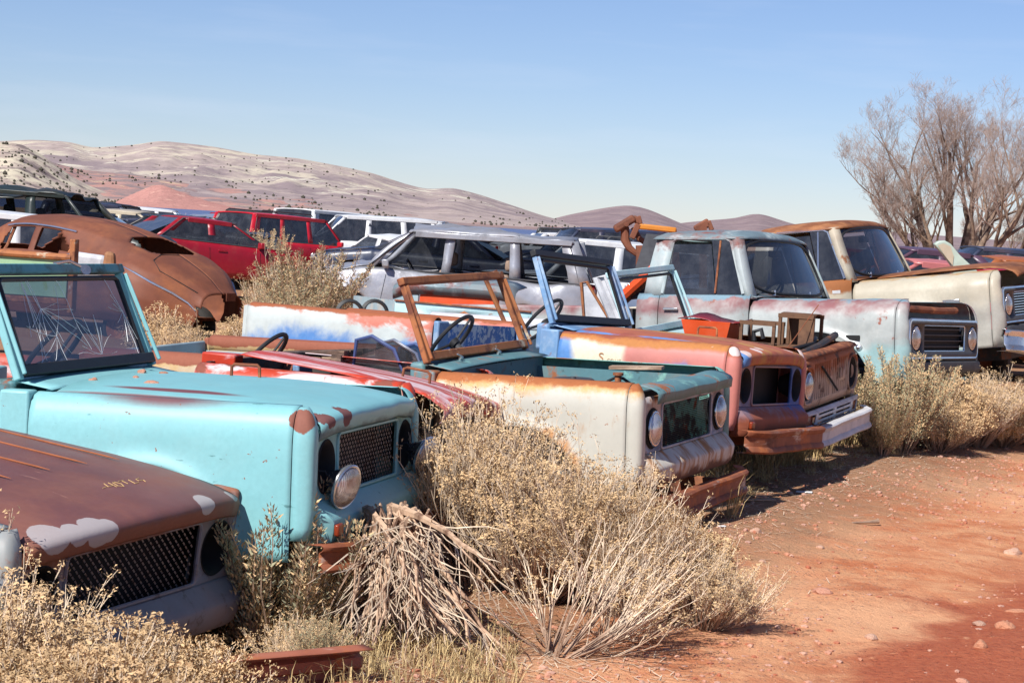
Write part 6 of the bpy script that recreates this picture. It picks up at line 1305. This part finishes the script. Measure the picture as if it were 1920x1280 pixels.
MB().add([(-.62, 0, 1.03), (-.62, 0, .6), (-1.5, 1.3, .6), (-1.5, 1.3, 1.0), (-.60, .03, 1.03), (-.60, .03, .6), (-1.47, 1.33, .6), (-1.47, 1.33, 1.0)], [(0, 1, 2, 3), (7, 6, 5, 4), (0, 3, 7, 4), (1, 5, 6, 2), (0, 4, 5, 1), (3, 2, 6, 7)]).build('bed_side', M['grey_blue'], bd, smooth=False)
for c in range(10): MB().box(-.55+c*.12, -.54+c*.12, .3, .31, .3, .8).build('floor_rib', M['grey_blue'], bd) if c < 1 else None
ob = empty('truck_cab_panel', (at(850, 600, 21).x, 21, 0), rot(-12, 0, 0), 'rusty pale blue cab back with bright orange lower panel', 'truck panel'); MB().box(-.35, .45, -.02, .02, .55, 1.08).build('orange_panel', M['orange'], ob, bevel=.008); MB().grid([[(-.62+1.24*j/12, y, z-.06*abs(-1+j/6)**6) for j in range(13)] for y, z in ((-.04, 1.04), (-.06, 1.12), (-.02, 1.17), (.1, 1.2), (.5, 1.22))]).build('roof_edge', M['sil_roof'], ob, thick=.01); MB().box(-.62, -.36, -.03, .02, .5, 1.08).build('corner_panel', M['grey_blue'], ob, bevel=.01)
gb = empty('truck_box', (at(1030, 600, 19.6).x, 19.6, 0), rot(-14, 0, 0), 'grey blue flat sided truck box with rusty top rail', 'truck box'); MB().box(-.52, .62, -.03, .03, .35, .98).build('side_panel', M['grey_blue'], gb, bevel=.01); MB().box(-.55, .9, -.05, .05, .985, 1.03).build('top_rail', M['rust'], gb, bevel=.01); MB().box(-.52, .62, -.4, -.031, .35, .62).build('lower_step', M['white_rust'], gb, bevel=.03); MB().box(.33, .36, -.045, -.032, .62, .97).build('seam_strip', M['sil_roof'], gb)
# rusty door frame leaning behind the cream windshield frame
def frame_loop(name, pts_px, d, m, lb, cat, r=.022, pane=None, inner=True):
    dd = d if isinstance(d, (list, tuple)) else [d]*len(pts_px); P_ = [at(a, b, q) for (a, b), q in zip(pts_px, dd)]; c = sum(P_, Vector())/len(P_)
    o = empty(name, c, (0, 0, 0), lb, cat); MB().tube([p-c for p in P_], r, 6, closed=True).build('frame', m, o)
    if inner: MB().tube([(p-c)*.86 for p in P_], r*.35, 5, closed=True).build('seal', M['black'], o)
    if pane:
        mb = MB().add([(p-c)*.97 for p in P_], [tuple(range(len(P_)))]); mb.build('pane', pane, o)
    return o
frame_loop('door_window_frame', [(907, 516), (928, 508), (996, 638), (962, 640)], 17.2, M['rust_frame'], 'narrow rusty window frame leaning behind the cream truck', 'window frame', .02)
frame_loop('vent_window', [(1090, 530), (1100, 528), (1152, 615), (1095, 600)], 17.6, M['rust_frame'], 'triangular vent window with pale pane behind the patchwork windshield', 'vent window', .014, M['white_rust'])
frame_loop('door_window_frame', [(1117, 520), (1136, 516), (1182, 628), (1160, 628)], 16.9, M['white_rust'], 'bent white pillar trim leaning inside the patchwork truck', 'pillar', .03, M['white_rust'], False)
panel('hood_panel', [(1212, 437), (1242, 440), (1228, 552), (1172, 560)], [21.0, 21.0, 20.2, 20.2], M['dgrey'], 'dark upright hood leaning against the silver pickup cab', 'hood')
bm_ = empty('orange_beam', at(1185, 530, 20.0), (0, 0, 0), 'orange red steel beam leaning beside the silver pickup cab', 'beam'); a_, b_ = at(1130, 588, 20.0)-at(1185, 530, 20.0), at(1246, 484, 20.4)-at(1185, 530, 20.0); MB().bar(a_, b_, .10, .05).build('flange', M['orange'], bm_, bevel=.005); MB().bar(a_+Vector((0, .04, -.05)), b_+Vector((0, .04, -.05)), .03, .10).build('web', M['rust'], bm_)
# black fan shrouds behind the patchwork bed
for i, (px, d) in enumerate(((655, 17.6), (702, 17.65))):
    c = at(px, 596, d); o = empty('fan_shroud', (c.x, c.y, c.z+.04), rot(10, 0, 0), ['black round shroud ring standing behind the patchwork bed', 'second black shroud ring nearer the pale blue bed'][i], 'shroud'); MB().lathe((0, 0, 0), (0, -1, .2), [(0, .12), (.01, .095), (.08, .09), (.08, .085), (.0, .088)], 24).build('ring', M['black'], o); MB().box(-.13, .13, -.005, .02, -.14, .0).build('foot', M['black'], o, bevel=.01); MB().box(-.12, .12, .1, .12, -.5, -.13).build('support', M['dark'], o)
# seat, wood box and blue doors in the cream truck cab
wd_ = empty('weathered_seat', at(610, 690, 13.3), rot(-24, 0, 0), 'weathered splitting wooden box in the cream truck cab', 'wooden box'); M['wwood'] = paint('split_grey_wood', S(120, 100, 92), [dict(c=S(70, 58, 52), n=12, stretch=(.3, 3, 3), t=.5, s=.08), dict(c=S(186, 156, 130), n=8, stretch=(.4, 2, 4), t=.6, s=.05)], rough=.95, bump=.006)
rg2 = random.Random(3)
for k in range(7): MB().box(-.32, .30, -.32+k*.08, -.25+k*.08, .04+.02*rg2.random(), .07+.02*rg2.random()).map(lambda q: q+Vector((0, 0, .10*(q.x+.3)))).build('plank', M['wwood'], wd_)
for k in range(9): MB().box(-.32+k*.07, -.255+k*.07, -.36-.01*rg2.random(), -.335, -.18, .02+.012*k).build('slat', M['wwood'], wd_)
for k in range(6): MB().tube([(.1+.03*k, -.37, .02), (.0+.03*k, -.42, -.04), (-.12+.02*k, -.44, -.08)], .006, 4).build('splinter', M['straw'], wd_)
bdw = empty('sedan_doors', at(735, 690, 12.9), rot(-20, 0, 0), 'dark blue sedan doors with chrome window frames stacked in the cream truck cab', 'car doors'); M['bdoor'] = carpaint('blue_door', S(70, 90, 140))
for k in range(3):
    off = Vector((.0+.10*k, .10*k-.1, -.02*k)); lp = [Vector((-.22, 0, -.12)), Vector((-.20, 0, .16)), Vector((-.10, 0, .19)), Vector((.05, 0, .12)), Vector((.17, 0, -.12))]
    dl = MB().tube([p+off for p in lp], .013, 6, closed=True).build('door_frame', M['bdoor'] if k != 1 else M['chrome'], bdw); MB().add([p*.96+off for p in lp], [(0, 1, 2, 3, 4)]).build('pane', M['dglass'], dl)
MB().box(-.25, .35, -.12, .12, -.35, -.12).build('door_skin', M['bdoor'], bdw, bevel=.02)
# orange bins and rusty housings on the slatted truck
s2m = Matrix.LocRotScale(Vector((2.44, 16.1, .10)), rot(-23.5, -.6, 2.6), None)
def on_s2(x, y, z): return s2m @ Vector((x, y, z))
M['rbox'] = paint('rusty_box', S(120, 86, 62), [dict(c=S(80, 54, 42), n=4, t=.55, s=.1)], rough=.8)
ib = empty('orange_bin', on_s2(-1.02, .18, .86), rot(-23.5, 0, 0), 'orange sheet metal bin with dark red lid on the slatted truck', 'bin')
MB().add([(-.16, -.14, 0), (.16, -.14, 0), (.16, .14, 0), (-.16, .14, 0), (-.20, -.17, .16), (.20, -.17, .16), (.20, .17, .16), (-.20, .17, .16)], [(0, 1, 2, 3), (0, 4, 5, 1), (1, 5, 6, 2), (2, 6, 7, 3), (3, 7, 4, 0)]).build('bin', M['orange'], ib, smooth=False, thick=.006); M['dred'] = carpaint('dark_red_sheet', S(150, 40, 50)); MB().grid([[(-.24+.50*i/8, y, .165+.02*math.sin(i*.8)+.02*(y > 0)+.03*noise.noise((i, y*9, 1))) for i in range(9)] for y in (-.14, 0, .2)]).build('lid', M['dred'], ib, thick=.006)
for k, (x, y, lb, hh) in enumerate(((-.62, .20, 'open rusty housing frame beside the orange bin', .17), (-.32, .22, 'tall rusty sheet metal housing behind the slatted grille', .24))):
    o = empty('rusty_housing', on_s2(x, y, .87), rot(-23.5, 0, 0), lb, 'housing')
    for sx in (-1, 1):
        for sy in (-1, 1): MB().box(sx*.13-.012, sx*.13+.012, sy*.12-.012, sy*.12+.012, 0, hh).build('post', M['rbox'], o)
    MB().box(-.14, .14, -.13, .13, -.01, .0).build('base_plate', M['rbox'], o); MB().box(-.145, .145, -.135, -.125, hh-.03, hh).build('top_rail', M['rbox'], o); MB().box(-.145, .145, .125, .135, hh-.03, hh).build('top_rail', M['rbox'], o)
    if k:
        MB().box(.02, .13, -.128, -.12, .0, hh-.03).build('side_sheet', M['rbox'], o); MB().box(-.13, -.02, .12, .13, .0, hh-.03).build('side_sheet', M['rbox'], o); MB().grid([[(x_, y_, hh+.03*math.cos(y_*9)-.02) for y_ in (-.13, -.06, 0, .06, .13)] for x_ in (-.14, .14)]).build('curved_top', M['rbox'], o, thick=.006)
    else: MB().tube([(-.02, -.12, .02), (-.03, -.12, .09), (.03, -.12, .11), (.05, -.12, .04)], .018, 7).build('elbow_hose', M['black'], o)
MB().tube([on_s2(-.33, -.1, .86)-on_s2(-.2, 0, .9), on_s2(-.15, .1, 1.20)-on_s2(-.2, 0, .9)], .004, 5).build('antenna_rod', M['rust']); o = bpy.data.objects['antenna_rod']; o.location = on_s2(-.2, 0, .9); tag(o, 'thin rusty rod leaning on the slatted truck engine bay', 'rod')
# rusty lifting boom behind the row
M['boom_rust'] = paint('boom_rust', S(140, 84, 62), [dict(c=S(110, 66, 50), n=4, t=.55, s=.1)], rough=.85)
bo = at(1190, 470, 26); boom = empty('lifting_boom', (bo.x, bo.y, 0), (0, 0, 0), 'rusty articulated lifting boom sticking up behind the row', 'boom')
def L(px, py, dy=0): return at(px, py, 26)-Vector((bo.x, bo.y, 0))+Vector((0, dy, 0))
MB().bar(L(1152, 431), L(1190, 408), .10, .16, (0, 1, 0)).build('hook_plate', M['boom_rust'], boom, bevel=.03); MB().bar(L(1186, 408), L(1200, 417), .08, .10, (0, 1, 0)).build('claw', M['boom_rust'], boom, bevel=.02); MB().bar(L(1197, 405, -.03), L(1201, 420, -.03), .05, .05).build('claw_tip', M['boom_rust'], boom, bevel=.01)
MB().tube([L(1172, 425), L(1172, 450), L(1180, 465), L(1196, 478)], [.05, .055, .045, .03], 8).build('curved_arm', M['boom_rust'], boom); MB().bar(L(1184, 447, -.08), L(1196, 420, -.08), .07, .07).build('cylinder', M['boom_rust'], boom, bevel=.01); MB().tube([L(1188, 426, .1), L(1200, 448, .1), L(1222, 462, .1)], .035, 8).build('hydraulic_arm', M['boom_rust'], boom); MB().bar(L(1205, 460), L(1205, 560), .16, .16).build('mast', M['boom_rust'], boom)
MB().lathe(L(1174, 420, -.09), (0, -1, 0), [(0, .03), (.02, .03), (.022, 0)], 12).build('pin', M['boom_rust'], boom)
M['yellow'] = paint('orange_yellow_paint', S(222, 140, 48), [dict(c=S(130, 80, 50), n=6, t=.6, s=.06)], rough=.6); yb = at(1230, 428, 30); yo = empty('crane_arm', (yb.x, yb.y, 0), (0, 0, 0), 'orange yellow crane arm with black marks behind the silver pickup roof', 'crane arm'); K = lambda a, b: at(a, b, 30)-Vector((yb.x, yb.y, 0)); MB().bar(K(1196, 424), K(1268, 432), .12, .08).build('arm', M['yellow'], yo, bevel=.02); MB().bar(K(1262, 432), K(1270, 520), .1, .1).build('post', M['rust'], yo)
rb_ = at(1320, 425, 24); ro = empty('rusty_bracket', (rb_.x, rb_.y, 0), (0, 0, 0), 'rusty hooked bracket showing above the silver pickup roof', 'bracket'); K = lambda a, b: at(a, b, 24)-Vector((rb_.x, rb_.y, 0)); MB().bar(K(1303, 432), K(1330, 416), .10, .06, (0, 1, 0)).build('hook', M['boom_rust'], ro, bevel=.02); MB().bar(K(1328, 414), K(1335, 432), .06, .05).build('claw', M['boom_rust'], ro, bevel=.01); MB().bar(K(1318, 424), K(1318, 540), .08, .08).build('post', M['boom_rust'], ro)
# upright mint hood at the right, leaning rusty sheet above the off white pickup
mp_ = at(1790, 478, 25); mh = empty('mint_hood', (mp_.x, mp_.y, 0), (0, 0, 0), 'mint green hood standing upright behind the off white pickup', 'hood'); K = lambda a, b, dy=0: at(a, b, 25)-Vector((mp_.x, mp_.y, 0))+Vector((0, dy, 0))
lp = [(1752, 458), (1760, 452), (1772, 451), (1783, 457), (1800, 478), (1835, 510), (1835, 540), (1790, 540), (1786, 500), (1770, 478)]
MB().add([K(a, b) for a, b in lp]+[K(a, b, .12) for a, b in lp], [tuple(range(10)), tuple(reversed(range(10, 20)))]+[(i, (i+1) % 10, 10+(i+1) % 10, 10+i) for i in range(10)]).build('hood_skin', M['mint2'], mh, bevel=.015); MB().add([K(a, b, -.01) for a, b in ((1758, 460), (1768, 456), (1782, 462), (1788, 480), (1786, 498), (1772, 480))], [(0, 1, 2, 3, 4, 5)]).build('inner_brace', M['beige'], mh)
rp = at(1655, 425, 26); rs_ = MB().grid([[(x+.02*z, .05*math.cos(x*6), z) for x in (-.10, -.06, 0, .06, .10)] for z in (0, .4, .8, 1.2, 1.6, 1.9, 2.0)]).map(lambda p: Vector((p.x*(1 if p.z < 1.9 else .5)-.10*ss(1.2, 2, p.z), p.y, p.z))).build('bent_sheet', M['cp_rust'], thick=.01); rs_.location = (rp.x+.05, rp.y, 0); tag(rs_, 'bent rusty sheet sticking up behind the off white pickup roof', 'sheet')
# mint truck bed behind the turquoise header
mb_ = at(60, 500, 22); mt = empty('mint_truck_bed', (mb_.x, mb_.y, 0), rot(-10, 0, 0), 'mint green truck bed side with rusty rail behind the turquoise windshield', 'truck bed'); MB().box(-1.2, .40, -.03, .03, .75, 1.16).build('bed_side', M['mint'], mt, bevel=.01); MB().tube([(-1.2, -.04, 1.18), (.44, -.04, 1.17)], .035, 8).build('top_rail', M['rust_frame'], mt); MB().box(-1.2, .42, -.05, .05, .68, .745).build('lower_rail', M['rust'], mt, bevel=.01); MB().box(.42, .48, -.06, .06, .6, 1.36).build('corner_post', M['rust_frame'], mt, bevel=.01)
sd_ = panel('seat_foam', [(128, 470), (198, 480), (190, 520), (122, 520)], 23.2, M['white_rust'], 'torn white seat padding behind the turquoise windshield', 'seat', .15); bx_ = panel('tan_cushion', [(196, 470), (214, 474), (216, 512), (190, 505)], 22.8, M['dash_rust'], 'tan seat back standing beside the torn white padding', 'seat', .12)

M['redwhite'] = M['red']
dp_ = empty('truck_body_panel', (at(10, 740, 10.9).x, 10.9, 0), rot(-14, 0, 0), 'red and white body panel standing behind the turquoise windshield pillar', 'body panel'); MB().grid([[(x, -.04+.05*ss(.6, .95, z), z) for z in (.15, .35, .55, .75, .9, .95)] for x in (-.5, -.2, .1, .3)]).build('skin', M['red'], dp_, thick=.03)
